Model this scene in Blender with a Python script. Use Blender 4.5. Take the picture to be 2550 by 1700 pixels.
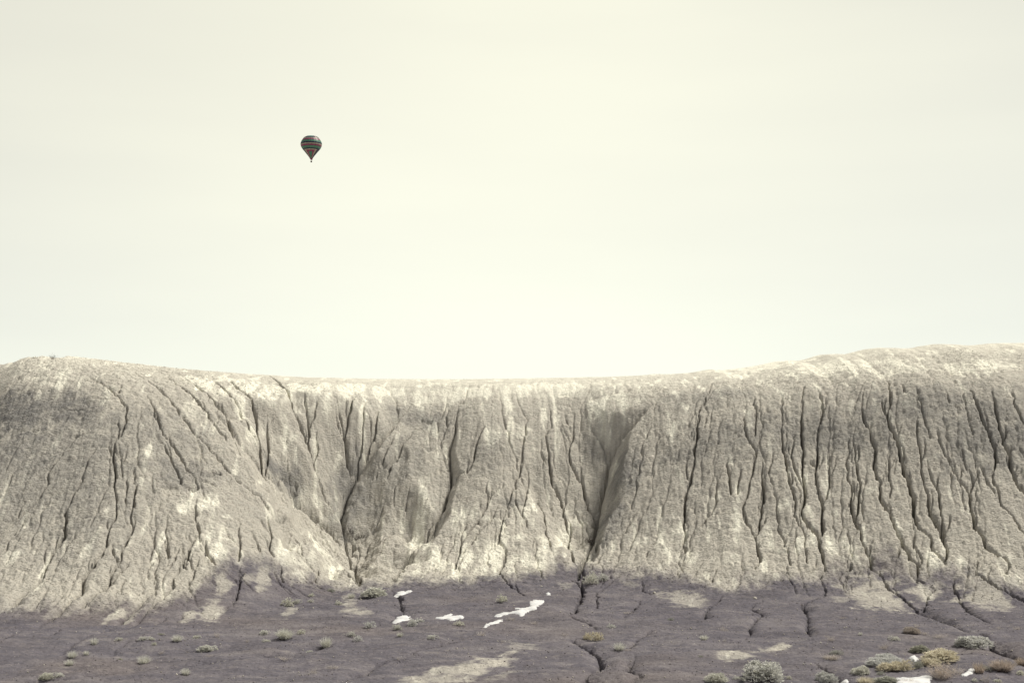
import bpy, bmesh, math, random
import numpy as np
from mathutils import Vector, Matrix, noise as mnoise

for o in list(bpy.data.objects):
    bpy.data.objects.remove(o)
scn = bpy.context.scene
col = scn.collection
R = math.radians

# ------------------------------------------------------------------ camera
CAMZ = 6.0
F, U0, VH = 3542.0, 1275.0, 1097.0      # focal length, centre column, horizon row of the 2550 px photograph
cam_d = bpy.data.cameras.new('camera')
cam = bpy.data.objects.new('camera', cam_d)
col.objects.link(cam)
cam.location = (0, 0, CAMZ)
cam.rotation_euler = (R(90), 0, 0)
cam_d.sensor_width = 36.0
cam_d.lens = 50.0
cam_d.shift_y = (VH - 850.0) / 2550.0
cam_d.clip_start = 0.5
cam_d.clip_end = 9000
scn.camera = cam

# ------------------------------------------------------------------ sky, sun, exposure
SUN_AZ, SUN_EL = 76.0, 55.0              # azimuth measured from +Y (view direction) towards +X (right)
sun_dir = Vector((math.sin(R(SUN_AZ)) * math.cos(R(SUN_EL)), math.cos(R(SUN_AZ)) * math.cos(R(SUN_EL)), math.sin(R(SUN_EL))))
world = bpy.data.worlds.new('World')
scn.world = world
world.use_nodes = True
wn = world.node_tree
wn.nodes.clear()


def N(nt, t, **kw):
    n = nt.nodes.new(t)
    for k, v in kw.items():
        if k in ('operation', 'blend_type', 'sky_type', 'noise_dimensions', 'data_type', 'feature', 'attribute_name',
                 'vector_type', 'distance', 'clamp', 'sun_disc', 'interpolation_type'):
            setattr(n, k, v)
    return n


def L(nt, a, b):
    nt.links.new(a, b)


wout = N(wn, 'ShaderNodeOutputWorld')
wbg = N(wn, 'ShaderNodeBackground')
wbg.inputs['Strength'].default_value = 1.0
L(wn, wbg.outputs[0], wout.inputs['Surface'])
sky = N(wn, 'ShaderNodeTexSky', sky_type='NISHITA')
sky.sun_disc = False
sky.sun_elevation = R(SUN_EL)
sky.sun_rotation = R(SUN_AZ)
sky.air_density = 0.35
sky.dust_density = 0.1
SKY_STRENGTH = 0.05
# thin cream overcast veil: brightest low over the hill, falling off evenly all round
geo = N(wn, 'ShaderNodeNewGeometry')
glow_dir = Vector((0.0, 1.0, 0.21)).normalized()
dt = N(wn, 'ShaderNodeVectorMath', operation='DOT_PRODUCT')
tc = N(wn, 'ShaderNodeTexCoord')
nrm = N(wn, 'ShaderNodeVectorMath', operation='NORMALIZE')
L(wn, tc.outputs['Generated'], nrm.inputs[0])
L(wn, nrm.outputs[0], dt.inputs[0])
dt.inputs[1].default_value = glow_dir
ac = N(wn, 'ShaderNodeMath', operation='ARCCOSINE')
L(wn, dt.outputs['Value'], ac.inputs[0])
dv = N(wn, 'ShaderNodeMath', operation='DIVIDE')
L(wn, ac.outputs[0], dv.inputs[0])
dv.inputs[1].default_value = R(60)
sq = N(wn, 'ShaderNodeMath', operation='MULTIPLY')
L(wn, dv.outputs[0], sq.inputs[0]); L(wn, dv.outputs[0], sq.inputs[1])
ng = N(wn, 'ShaderNodeMath', operation='MULTIPLY')
L(wn, sq.outputs[0], ng.inputs[0]); ng.inputs[1].default_value = -1.0
ex1 = N(wn, 'ShaderNodeMath', operation='EXPONENT')
L(wn, ng.outputs[0], ex1.inputs[0])
ng2 = N(wn, 'ShaderNodeMath', operation='MULTIPLY')
L(wn, sq.outputs[0], ng2.inputs[0]); ng2.inputs[1].default_value = -11.0
ex2 = N(wn, 'ShaderNodeMath', operation='EXPONENT')
L(wn, ng2.outputs[0], ex2.inputs[0])
e1 = N(wn, 'ShaderNodeMath', operation='MULTIPLY'); L(wn, ex1.outputs[0], e1.inputs[0]); e1.inputs[1].default_value = .70
ex = N(wn, 'ShaderNodeMath', operation='MULTIPLY_ADD')
L(wn, ex2.outputs[0], ex.inputs[0]); ex.inputs[1].default_value = .30; L(wn, e1.outputs[0], ex.inputs[2])
mp = N(wn, 'ShaderNodeMapping')
L(wn, nrm.outputs[0], mp.inputs['Vector'])
mp.inputs['Scale'].default_value = (1.6, 1.6, 9.0)
cn = N(wn, 'ShaderNodeTexNoise')
L(wn, mp.outputs[0], cn.inputs['Vector'])
cn.inputs['Scale'].default_value = 1.9
cn.inputs['Detail'].default_value = 4.0
cn.inputs['Roughness'].default_value = 0.45
cm = N(wn, 'ShaderNodeMapRange')
L(wn, cn.outputs['Fac'], cm.inputs['Value'])
cm.inputs['From Min'].default_value = 0.25; cm.inputs['From Max'].default_value = 0.75
cm.inputs['To Min'].default_value = -0.07; cm.inputs['To Max'].default_value = 0.05
ad = N(wn, 'ShaderNodeMath', operation='ADD')
L(wn, ex.outputs[0], ad.inputs[0]); L(wn, cm.outputs[0], ad.inputs[1])
veil = N(wn, 'ShaderNodeMix', data_type='RGBA')
L(wn, ad.outputs[0], veil.inputs[0])
VEIL_A = (0.45, 0.43, 0.405, 1)  # unseen far sky dimmed so the sun contrasts more on the hill face
VEIL_B = (0.92, 0.893, 0.71, 1)
veil.inputs[6].default_value = VEIL_A
veil.inputs[7].default_value = VEIL_B
sks = N(wn, 'ShaderNodeVectorMath', operation='SCALE')
skt = N(wn, 'ShaderNodeVectorMath', operation='MULTIPLY')   # the clear-sky light comes filtered through the cream veil
L(wn, sky.outputs[0], skt.inputs[0]); skt.inputs[1].default_value = (1.0, .89, .68)
L(wn, skt.outputs[0], sks.inputs[0]); sks.inputs['Scale'].default_value = SKY_STRENGTH
sm_ = N(wn, 'ShaderNodeVectorMath', operation='ADD')
L(wn, veil.outputs[2], sm_.inputs[0]); L(wn, sks.outputs[0], sm_.inputs[1])
L(wn, sm_.outputs[0], wbg.inputs['Color'])

sun_l = bpy.data.lights.new('sun', 'SUN')
sun_l.energy = 5.0
sun_l.angle = R(14)
sun_l.color = (1.0, 0.955, 0.86)
sun = bpy.data.objects.new('sun', sun_l)
col.objects.link(sun)
sun.rotation_euler = sun_dir.to_track_quat('Z', 'Y').to_euler()
sun.location = sun_dir * 50

vs = scn.view_settings
vs.view_transform = 'Standard'
vs.look = 'None'
vs.exposure = 0.0
vs.gamma = 1.0
vs.use_curve_mapping = False

# ------------------------------------------------------------------ helpers
rng = np.random.default_rng(7)
random.seed(7)
_perm = rng.permutation(1024)
_ang = rng.random(1024) * 2 * np.pi
_gx, _gy = np.cos(_ang), np.sin(_ang)


def perlin(x, y):
    xi = np.floor(x).astype(np.int64); yi = np.floor(y).astype(np.int64)
    xf = x - xi; yf = y - yi
    u = xf * xf * xf * (xf * (xf * 6 - 15) + 10)
    v = yf * yf * yf * (yf * (yf * 6 - 15) + 10)

    def g(ix, iy, fx, fy):
        h = _perm[(_perm[ix & 1023] + iy) & 1023]
        return _gx[h] * fx + _gy[h] * fy
    a = g(xi, yi, xf, yf); b = g(xi + 1, yi, xf - 1, yf)
    c = g(xi, yi + 1, xf, yf - 1); d = g(xi + 1, yi + 1, xf - 1, yf - 1)
    return ((a + (b - a) * u) * (1 - v) + (c + (d - c) * u) * v) * 1.5


def fbm(x, y, oct=4, gain=0.5, lac=2.03):
    s = np.zeros(np.broadcast(x, y).shape); amp = 1.0
    for i in range(oct):
        s += amp * perlin(x + 17.3 * i, y - 9.1 * i)
        x = x * lac; y = y * lac; amp *= gain
    return s


def smin(a, b, k):
    h = np.clip(0.5 + 0.5 * (b - a) / k, 0, 1)
    return b + (a - b) * h - k * h * (1 - h)


def smax(a, b, k):
    return -smin(-a, -b, k)


def sstep(a, b, x):
    t = np.clip((x - a) / (b - a), 0, 1)
    return t * t * (3 - 2 * t)


def ux(u):                                # photograph column -> plan x at 50 m
    return (np.asarray(u, float) - U0) / F * 50.0


# zoomed views of the photograph used for tracing: (x origin, y origin, scale)
CROP = {1: (0, 840, 900 / 2352), 2: (800, 840, 900 / 2352), 3: (1650, 840, 900 / 2352),
        4: (0, 1340, 640 / 2352), 5: (640, 1340, 640 / 2352), 6: (1280, 1340, 640 / 2352), 7: (1910, 1340, 640 / 2352),
        0: (0, 0, 2550 / 2352)}


def PX(c, pts):
    ox, oy, s = CROP[c]
    return [(ox + p[0] * s, oy + p[1] * s) for p in pts]


# ------------------------------------------------------------------ terrain: the lie of the land
FU = [-900, -600, -300, 0, 300, 560, 750, 880, 1000, 1240, 1400, 1500, 1700, 2000, 2300, 2550, 2900, 3400]
FY = [58, 52, 47.5, 45.0, 44.3, 46, 49, 51.5, 52, 51.5, 52.5, 52, 50.3, 49.6, 48.2, 47.2, 46.6, 46.5]
SU = [-700, -300, 0, 65, 130, 217, 325, 434, 607, 760, 932, 1138, 1300, 1518, 1680, 1843, 2005, 2114, 2222, 2385, 2550, 2900, 3400]
SV = [1060, 980, 905, 894, 889, 892, 905, 917, 930, 939, 943, 944, 942, 938, 930, 916, 892, 876, 866, 857.5, 854, 856, 870]


def smooth_interp(xq, xp, fp, w=0.5):
    t = np.arange(-60, 60, 0.1)
    v = np.interp(t, xp, fp)
    k = np.exp(-0.5 * (np.arange(-3 * w, 3 * w + 1e-6, 0.1) / w) ** 2); k /= k.sum()
    n = len(k) // 2
    v = np.convolve(np.pad(v, n, mode='edge'), k, mode='valid')
    return np.interp(xq, t, v)


sky_x = np.array([(u - U0) / F * 60 for u in SU])
sky_corr = np.zeros(len(np.arange(-60, 60, 0.25)))
corr_x = np.arange(-60, 60, 0.25)


def ground_z(x, y):
    z = 0.05 * (y - 35)
    z = np.where(y > 70, 0.05 * 35 + 0 * y, z)
    z = np.where(y < -10, 0.05 * -45 + 0 * y, z)
    return z + 5.9 * np.exp(-(y / 9.0) ** 2)


def base_z(x, y):
    yf = smooth_interp(x, ux(FU), FY, 0.8)
    g = ground_z(x, y)
    yc = np.interp(x, ux([-300, 200, 600, 1200, 1800, 2550]), [58, 59.5, 64, 66, 66, 65])
    c = np.interp(x, ux([0, 300, 700, 1200, 1800, 2550]), [.034, .03, .02, .018, .02, .022])
    vrow = smooth_interp(x, sky_x, SV, 0.7)
    zs = CAMZ + (VH - vrow) / F * yc + np.interp(x, corr_x, sky_corr)
    dy = y - yc
    plat = zs - c * dy * dy
    plat = np.where(dy > 12, zs - c * 144 - 2 * c * 12 * (dy - 12), plat)
    m = np.interp(x, ux([0, 400, 900, 1500, 2000, 2550]), [.86, .82, .85, .95, 1.0, .98])
    und = 0.32 * perlin(x * .23 + 3.1, y * .16) + 0.16 * perlin(x * .55, y * .33 + 5)
    t = y - yf                                  # slope steepens upwards, flares out at the foot
    face = 0.05 * (yf - 35) + m / .85 * np.where(t > 0, .52 * t + .041 * np.minimum(t, 14) ** 2, .52 * t) + und
    kb = np.interp(x, ux([0, 400, 900, 1500, 2550]), [2.6, 2.4, 2.0, 1.6, 1.3])
    z = smin(face, plat, kb)
    gr = g + 0.09 * perlin(x * .3 + 8, y * .35) + 0.05 * perlin(x * .9, y * .8)
    return smax(z, gr, 1.3)


for it in range(4):
    ty = np.arange(50, 74, 0.15)
    cx = np.arange(-26, 26.01, 0.5)
    us = cx / 60 * F + U0
    want = np.interp(us, SU, SV)
    got = []
    for u in us:
        tx = (u - U0) / F * ty
        got.append(((base_z(tx, ty) - CAMZ) / ty).max())
    err = (VH - want) / F - np.array(got)
    sky_corr += np.interp(corr_x, cx, err * 62)

# plan grid, dense on the hill face and getting coarser away from it
def geom(a, b, s0, f):
    out = [a]; s = s0
    while abs(out[-1] - a) < abs(b - a):
        out.append(out[-1] + (s if b > a else -s)); s *= f
    return out[1:]


xs = np.concatenate([geom(-26.5, -4000, .4, 1.28)[::-1], np.arange(-26.5, -19.5, .1), np.arange(-19.5, 19.5, .032),
                     np.arange(19.5, 26.5, .1), [26.5], geom(26.5, 4000, .4, 1.28)])
ys = np.concatenate([geom(33, -4000, .3, 1.16)[::-1], np.arange(33, 43, .06), np.arange(43, 60, .039), np.arange(60, 68, .08),
                     [68], geom(68, 5000, .3, 1.18)])
X, Y = np.meshgrid(xs, ys)
Z = base_z(X, Y)


def bilin(A, x, y):
    i = np.clip(np.searchsorted(xs, x) - 1, 0, len(xs) - 2); j = np.clip(np.searchsorted(ys, y) - 1, 0, len(ys) - 2)
    fx = (x - xs[i]) / (xs[i + 1] - xs[i]); fy = (y - ys[j]) / (ys[j + 1] - ys[j])
    return (A[j, i] * (1 - fx) + A[j, i + 1] * fx) * (1 - fy) + (A[j + 1, i] * (1 - fx) + A[j + 1, i + 1] * fx) * fy


_ry = np.arange(30, 72, 0.03)


def hit(u, v, A, back=0.0):
    """where the sight line through a photograph pixel meets the land"""
    rx = (u - U0) / F * _ry; rz = CAMZ + (VH - v) / F * _ry
    d = bilin(A, rx, _ry) - rz
    k = np.argmax(d >= 0)
    if d[k] < 0:
        k = np.argmax(d)
    y = _ry[k] + back
    return ((u - U0) / F * y, y, CAMZ + (VH - v) / F * y)


def window(x0, x1, y0, y1):
    return (slice(np.searchsorted(ys, y0), np.searchsorted(ys, y1) + 1),
            slice(np.searchsorted(xs, x0), np.searchsorted(xs, x1) + 1))


# the three big ravines: (pixels, how far the bed is set back into the hill, slope of the left wall, of the right wall)
VALLEYS = [
    (PX(2, [(620, 400), (520, 520), (420, 660), (330, 780), (250, 890), (200, 980), (160, 1080), (122, 1190), (150, 1290), (185, 1400), (230, 1500), (260, 1590)]),
     [0, .1, .35, .75, 1.25, 1.7, 2.1, 2.4, 2.3, 1.7, .9, .1], .8, 1.7),
    (PX(2, [(2200, 410), (2110, 490), (2010, 610), (1930, 720), (1872, 820), (1852, 930), (1832, 1040), (1800, 1180), (1785, 1280), (1735, 1420), (1690, 1510), (1670, 1580)]),
     [0, .15, .42, .75, 1.05, 1.3, 1.45, 1.55, 1.45, .9, .45, .05], .55, 1.35),
    (PX(2, [(890, 470), (870, 620), (835, 760), (850, 900), (845, 980), (815, 1060), (795, 1140), (700, 1260), (620, 1390), (540, 1500), (480, 1570)]),
     [0, .12, .22, .32, .4, .45, .5, .5, .45, .3, .05], .5, 1.1),
    (PX(1, [(1330, 430), (1450, 560), (1560, 700), (1700, 880), (1830, 1010), (1930, 1100), (2040, 1200), (2150, 1285), (2215, 1340)]),
     [0, .15, .5, 1.2, 1.9, 2.4, 2.6, 2.5, 2.3], 1.0, .62),
]
Z0 = Z.copy()
vcut = np.zeros(Z.shape)
TROUGHS = []
for pts, back, kl, kr in VALLEYS:
    w = [hit(u, v, Z0, b) for (u, v), b in zip(pts, back)]
    TROUGHS.append([p[:2] for p in w])
    dp = [max(0., float(bilin(Z0, np.array([p[0]]), np.array([p[1]]))[0]) - p[2]) for p in w]
    for i in range(len(w) - 1):
        a, b = w[i], w[i + 1]
        r = max(dp[i], dp[i + 1]) / min(kl, kr) * 1.4 + .5
        sl = window(min(a[0], b[0]) - r, max(a[0], b[0]) + r, min(a[1], b[1]) - r, max(a[1], b[1]) + r)
        gx, gy = X[sl], Y[sl]
        dx, dy = b[0] - a[0], b[1] - a[1]
        t = np.clip(((gx - a[0]) * dx + (gy - a[1]) * dy) / (dx * dx + dy * dy + 1e-9), 0, 1)
        ex_, ey_ = gx - a[0] - t * dx, gy - a[1] - t * dy
        d = np.hypot(ex_, ey_ * np.where(ey_ > 0, 1.7, 1.)) * (1 + .3 * perlin(gx * .9, gy * .7 + 3))
        kk = kl + (kr - kl) * sstep(-.25, .25, ex_)
        dep = dp[i] + (dp[i + 1] - dp[i]) * t
        val = smax(dep - kk * d, 0 * d, .22 * np.minimum(1, dep + .05)) - .055 * np.minimum(1, dep + .05)
        val = val + np.minimum(val, .5) * 0.15 * fbm(gx * 2.6, gy * 2.6 + 5, 3, .6)
        vcut[sl] = np.maximum(vcut[sl], val)
Z = Z - vcut

# rills: (crop, points, half width, depth)
RILLS = [
    (1, [(560, 250), (650, 290), (750, 370), (825, 450), (825, 530), (800, 610), (745, 680), (735, 760), (750, 870), (750, 1000), (755, 1170), (710, 1250), (690, 1350), (645, 1430), (590, 1500), (540, 1550), (538, 1600), (525, 1650), (445, 1720), (330, 1820), (260, 1872)], .07, .26),
    (1, [(560, 830), (540, 920), (480, 1010), (420, 1150), (430, 1260), (370, 1370), (300, 1480), (278, 1560), (140, 1660), (70, 1740)], .10, .26),
    (1, [(500, 650), (440, 700), (380, 790), (320, 860), (310, 960), (230, 1070), (120, 1180), (40, 1260)], .07, .15),
    (1, [(885, 820), (880, 900), (880, 1000), (855, 1130), (855, 1270), (790, 1380), (780, 1460), (720, 1540), (712, 1590), (640, 1640), (560, 1700), (548, 1740)], .08, .26),
    (1, [(950, 370), (1000, 450), (1040, 560), (1060, 640), (1130, 700), (1200, 820), (1270, 910), (1290, 970)], .07, .22),
    (1, [(1000, 650), (1070, 700), (1110, 790), (1160, 890), (1175, 960)], .06, .18),
    (1, [(880, 230), (960, 280), (1050, 350), (1140, 450), (1200, 540), (1260, 620), (1400, 760), (1490, 880), (1570, 950), (1690, 1030), (1750, 1120), (1830, 1190), (1930, 1260), (1990, 1330), (1960, 1400), (1990, 1440)], .075, .22),
    (1, [(1060, 250), (1160, 310), (1250, 370), (1330, 470), (1400, 570), (1470, 660)], .075, .2),
    (1, [(1200, 270), (1300, 330), (1400, 430), (1460, 500), (1490, 570), (1530, 680), (1600, 800)], .10, .32),
    (1, [(1380, 270), (1430, 310), (1510, 390), (1560, 480), (1620, 590), (1690, 700), (1700, 820), (1715, 910)], .08, .3),
    (1, [(1500, 280), (1560, 340), (1640, 410), (1665, 520), (1680, 640), (1695, 710), (1700, 800)], .12, .38),
    (1, [(1740, 480), (1735, 620), (1750, 720), (1740, 830), (1718, 900)], .08, .26),
    (1, [(1750, 250), (1820, 300), (1880, 370), (1900, 450), (1950, 560), (2000, 690), (2020, 750), (2050, 860), (2080, 950), (2120, 1060), (2180, 1150), (2215, 1210)], .10, .34),
    (1, [(2060, 430), (2010, 590), (2000, 680)], .075, .25),
    (1, [(1980, 360), (1995, 500), (2005, 600)], .075, .22),
    (1, [(2060, 620), (2070, 740), (2040, 800)], .06, .18),
    (1, [(2190, 400), (2230, 600), (2250, 700), (2260, 830), (2320, 890)], .09, .28),
    (2, [(220, 380), (170, 560), (150, 650)], .08, .24),
    (2, [(285, 420), (270, 640), (240, 800), (235, 880)], .07, .22),
    (2, [(370, 480), (355, 560), (320, 680), (290, 770)], .07, .24),
    (2, [(590, 620), (500, 780), (440, 850), (330, 920)], .07, .18),
    (2, [(470, 640), (400, 800), (300, 900)], .06, .14),
    (2, [(480, 970), (475, 1090)], .05, .12), (2, [(570, 990), (550, 1110)], .05, .12),
    (2, [(420, 1190), (330, 1270), (260, 1330)], .06, .16),
    (2, [(470, 1270), (400, 1330), (300, 1390), (240, 1440)], .07, .18),
    (2, [(480, 760), (450, 840), (430, 900)], .05, .12),
    (2, [(890, 440), (870, 620), (835, 720), (850, 870), (850, 970), (815, 1050), (800, 1130), (700, 1260), (620, 1390), (540, 1500), (490, 1560)], .11, .34),
    (2, [(1060, 580), (1010, 690), (990, 800), (950, 880), (850, 980)], .065, .2),
    (2, [(1335, 500), (1320, 650), (1305, 780), (1295, 870), (1240, 990), (1215, 1080)], .06, .17),
    (2, [(1340, 820), (1350, 950), (1330, 1060), (1305, 1150), (1340, 1230)], .075, .22),
    (2, [(1080, 940), (1080, 1080), (1050, 1160), (990, 1230), (910, 1330), (890, 1440), (865, 1510)], .06, .18),
    (2, [(1160, 950), (1130, 1000), (1085, 1040)], .05, .13),
    (2, [(1210, 1100), (1180, 1200), (1150, 1330), (1195, 1390), (1185, 1480), (1160, 1540)], .065, .2),
    (2, [(1140, 1100), (1100, 1190), (1000, 1300), (920, 1400)], .05, .13),
    (2, [(1490, 470), (1500, 580), (1455, 630), (1480, 750), (1490, 860), (1500, 950), (1560, 1060), (1590, 1180), (1620, 1290), (1610, 1370), (1640, 1450), (1690, 1510)], .09, .3),
    (2, [(1645, 500), (1640, 640), (1610, 750), (1640, 860), (1700, 940), (1720, 1050), (1780, 1180)], .075, .24),
    (2, [(1580, 610), (1620, 680), (1615, 740)], .05, .15),
    (2, [(1750, 580), (1830, 700), (1860, 770)], .06, .17),
    (2, [(1585, 1020), (1580, 1110)], .05, .14),
    (2, [(1410, 1040), (1450, 1150), (1470, 1290), (1490, 1360)], .055, .15),
    (2, [(2060, 1130), (2000, 1220), (1960, 1290)], .05, .13),
    (3, [(320, 300), (300, 360), (240, 480), (215, 680), (190, 880), (180, 950), (150, 1010), (145, 1100), (135, 1200), (150, 1280), (130, 1340), (160, 1385)], .09, .3),
    (3, [(545, 430), (530, 580), (570, 680), (610, 740), (590, 850), (560, 990), (520, 1100), (550, 1210), (600, 1290), (615, 1380), (640, 1430), (600, 1500)], .085, .3),
    (3, [(650, 800), (650, 920), (655, 1060), (635, 1170), (630, 1250), (605, 1290)], .11, .34),
    (3, [(595, 380), (610, 520), (600, 640)], .055, .15),
    (3, [(420, 800), (440, 960), (445, 1020)], .07, .2), (3, [(510, 870), (490, 960), (490, 1010)], .05, .15),
    (3, [(350, 900), (350, 1060), (320, 1140), (240, 1230)], .05, .12),
    (3, [(690, 880), (720, 970), (740, 1040), (745, 1150), (760, 1260), (820, 1400), (830, 1480)], .06, .17),
    (3, [(780, 380), (780, 560), (780, 680), (810, 860), (830, 960), (865, 1060), (855, 1150), (890, 1220), (930, 1290), (930, 1380), (940, 1470)], .075, .25),
    (3, [(920, 320), (910, 450), (900, 600), (915, 730), (905, 850), (920, 960), (930, 1010), (905, 1100), (930, 1190), (1000, 1270), (1020, 1340), (1040, 1420), (1060, 1500), (1030, 1560)], .11, .36),
    (3, [(850, 630), (835, 770), (880, 900), (920, 970)], .065, .2),
    (3, [(1020, 350), (1045, 480), (1010, 620), (1010, 750), (995, 870), (1010, 970), (1040, 1060), (1035, 1160), (1045, 1260), (1010, 1310)], .11, .36),
    (3, [(1085, 740), (1085, 900), (1075, 1000), (1045, 1060)], .08, .25),
    (3, [(1210, 660), (1200, 780), (1200, 900), (1235, 1000), (1225, 1090), (1245, 1180), (1280, 1230), (1300, 1330), (1340, 1420), (1360, 1500)], .10, .34),
    (3, [(1240, 680), (1260, 820), (1290, 950), (1275, 1040), (1270, 1130), (1255, 1185)], .08, .27),
    (3, [(1310, 320), (1295, 450), (1310, 540), (1355, 630), (1385, 720), (1370, 820), (1410, 960), (1410, 1040), (1480, 1140), (1510, 1240), (1560, 1320), (1600, 1410), (1660, 1480), (1660, 1540)], .10, .34),
    (3, [(1550, 1340), (1525, 1440)], .06, .18),
    (3, [(1480, 700), (1475, 860), (1480, 1040)], .06, .17),
    (3, [(1455, 270), (1485, 420), (1460, 520), (1500, 620), (1540, 720), (1560, 820), (1600, 940), (1630, 1040), (1630, 1140), (1650, 1220), (1740, 1290), (1760, 1380), (1840, 1470)], .115, .38),
    (3, [(1425, 420), (1440, 480), (1465, 520)], .05, .15),
    (3, [(1640, 1260), (1630, 1360), (1690, 1440), (1660, 1490)], .06, .18),
    (3, [(1650, 320), (1690, 470), (1730, 600), (1740, 650)], .065, .2),
    (3, [(1660, 520), (1660, 660), (1680, 800), (1690, 900), (1720, 1000), (1740, 1120), (1780, 1210), (1820, 1290), (1850, 1390), (1840, 1460)], .125, .42),
    (3, [(1720, 800), (1750, 920), (1800, 1020), (1810, 1150), (1830, 1290)], .10, .34),
    (3, [(1840, 340), (1870, 420)], .05, .12), (3, [(1780, 600), (1810, 700), (1870, 820), (1900, 880)], .05, .14),
    (3, [(1890, 870), (1930, 930), (1990, 1000), (2000, 1080), (2020, 1150), (2030, 1230), (2090, 1310), (2100, 1360), (2160, 1400), (2260, 1470), (2230, 1530)], .10, .36),
    (3, [(2050, 880), (2010, 970), (1990, 1010)], .09, .25),
    (3, [(1940, 700), (1960, 800), (1980, 860)], .06, .16),
    (3, [(2000, 330), (2060, 470), (2110, 600), (2160, 700), (2170, 790), (2150, 930), (2190, 1010), (2200, 1090), (2280, 1160), (2330, 1250), (2400, 1330)], .105, .36),
    (3, [(2060, 820), (2110, 930), (2160, 1010)], .075, .22),
    (3, [(2145, 350), (2180, 540), (2210, 680), (2260, 760), (2270, 870), (2320, 970), (2400, 1060)], .10, .33),
    (3, [(2270, 340), (2310, 470), (2350, 560)], .07, .2),
    (3, [(2340, 860), (2290, 920), (2330, 1000)], .08, .22),
    (3, [(1550, 300), (1570, 350)], .05, .1),
    # foot of the hill, right
    (7, [(890, 230), (960, 290), (1060, 350), (1110, 460), (1220, 530), (1360, 630), (1500, 700), (1620, 740), (1700, 780), (1780, 830), (1960, 870)], .10, .26),
    (7, [(1960, 870), (2050, 930), (2200, 1020), (2350, 1060), (2500, 1070)], .22, .34),
    (7, [(1710, 370), (1700, 440), (1750, 530), (1790, 610), (1860, 670), (2030, 760)], .08, .22),
    (7, [(1490, 440), (1540, 470), (1470, 530), (1460, 600), (1430, 640)], .08, .2),
    (7, [(1860, 260), (1920, 320), (2040, 400), (2160, 470), (2280, 540), (2400, 590)], .11, .26),
    (7, [(540, 300), (500, 380), (530, 460), (540, 520), (420, 560), (330, 610), (370, 700), (370, 800), (390, 880)], .09, .2),
    (7, [(1380, 330), (1370, 380), (1440, 410)], .07, .16),
    (7, [(430, 1130), (560, 1190), (640, 1260), (680, 1330)], .12, .2),
    (7, [(770, 230), (760, 290)], .08, .2),
    # purple flat, centre
    (6, [(600, 280), (640, 330), (620, 400), (625, 500), (600, 580), (510, 670)], .17, .26),
    (6, [(520, 390), (570, 400), (620, 440)], .14, .3),
    (6, [(470, 690), (550, 725), (680, 770), (770, 830)], .06, .14),
    (6, [(630, 880), (530, 930), (660, 990), (780, 1060), (800, 1140), (700, 1220), (660, 1250), (720, 1340)], .13, .22),
    (6, [(960, 330), (860, 430), (750, 500), (760, 640)], .06, .13),
    (6, [(1150, 570), (1110, 630), (1000, 710)], .09, .12),
    (6, [(1840, 290), (1810, 400), (1720, 450)], .06, .16),
    (6, [(1900, 530), (1830, 610), (1760, 650), (1740, 720)], .07, .14),
    (6, [(2280, 560), (2160, 640), (2270, 690), (2160, 790), (2160, 870), (2110, 920)], .05, .13),
    (6, [(1550, 780), (1350, 830), (1230, 850), (1140, 910), (1060, 990)], .05, .11),
    (6, [(1110, 1060), (1090, 1120), (1020, 1190), (1170, 1250), (1040, 1320)], .10, .16),
    (6, [(10, 400), (30, 460), (100, 520)], .05, .12),
    (6, [(1170, 390), (1170, 480), (1250, 520)], .06, .1),
    # gully mouth with the snow
    (5, [(860, 60), (850, 130), (930, 190), (880, 290), (910, 360), (950, 430)], .16, .34),
    (5, [(1230, 460), (1270, 520), (1320, 560), (1310, 610), (1340, 650), (1260, 720), (1200, 760)], .2, .1),
    (5, [(210, 250), (210, 330), (235, 400)], .06, .14), (5, [(550, 240), (560, 320), (530, 390)], .07, .14),
    (5, [(2220, 0), (2280, 110), (2260, 230), (2220, 310), (2300, 420), (2352, 460)], .06, .16),
    (5, [(740, 310), (830, 320), (900, 400), (940, 440)], .05, .1),
    (5, [(1980, 880), (1750, 940), (1500, 1000), (1400, 1060), (1180, 1100), (1020, 1200), (850, 1260), (730, 1320)], .10, .15),
    (5, [(1080, 860), (900, 890), (700, 950), (560, 1000), (380, 1030), (0, 1080), (-450, 1120), (-1050, 1190), (-1450, 1230), (-1650, 1260), (-2050, 1290), (-2250, 1320)], .09, .14),
    (5, [(1880, 350), (1700, 430), (1560, 470)], .05, .1),
    # foot of the left mound
    (4, [(2250, 960), (1700, 1030), (1300, 1080), (800, 1160), (600, 1220)], .09, .09),
    (4, [(1060, 800), (880, 860), (660, 950), (620, 1020), (540, 1070)], .06, .1),
    (4, [(1460, 390), (1420, 460), (1320, 540), (1240, 620), (1150, 700), (1060, 790)], .075, .19),
    (4, [(1700, 250), (1600, 340), (1590, 440), (1460, 550), (1340, 650), (1200, 800)], .07, .17),
    (4, [(1790, 0), (1740, 50), (1720, 130), (1670, 190), (1710, 250)], .075, .2),
    (4, [(1880, 0), (1880, 50), (1890, 140), (1970, 240)], .065, .18),
    (4, [(2180, 20), (2190, 70), (2180, 190)], .055, .14), (4, [(1510, 20), (1550, 180)], .055, .15),
    (4, [(1650, 60), (1620, 130), (1600, 200), (1550, 270)], .075, .2), (4, [(1820, 180), (1780, 300), (1720, 440)], .055, .14),
    (4, [(1190, 200), (1120, 300), (1010, 400), (900, 470), (830, 520)], .07, .2),
    (4, [(1140, 370), (1110, 430), (1110, 490)], .05, .14),
    (4, [(430, 470), (360, 560), (300, 640)], .05, .12), (4, [(630, 450), (570, 520)], .05, .1),
    (4, [(150, 860), (60, 890), (0, 920)], .06, .12), (4, [(620, 800), (540, 830), (460, 880)], .05, .1),
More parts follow.
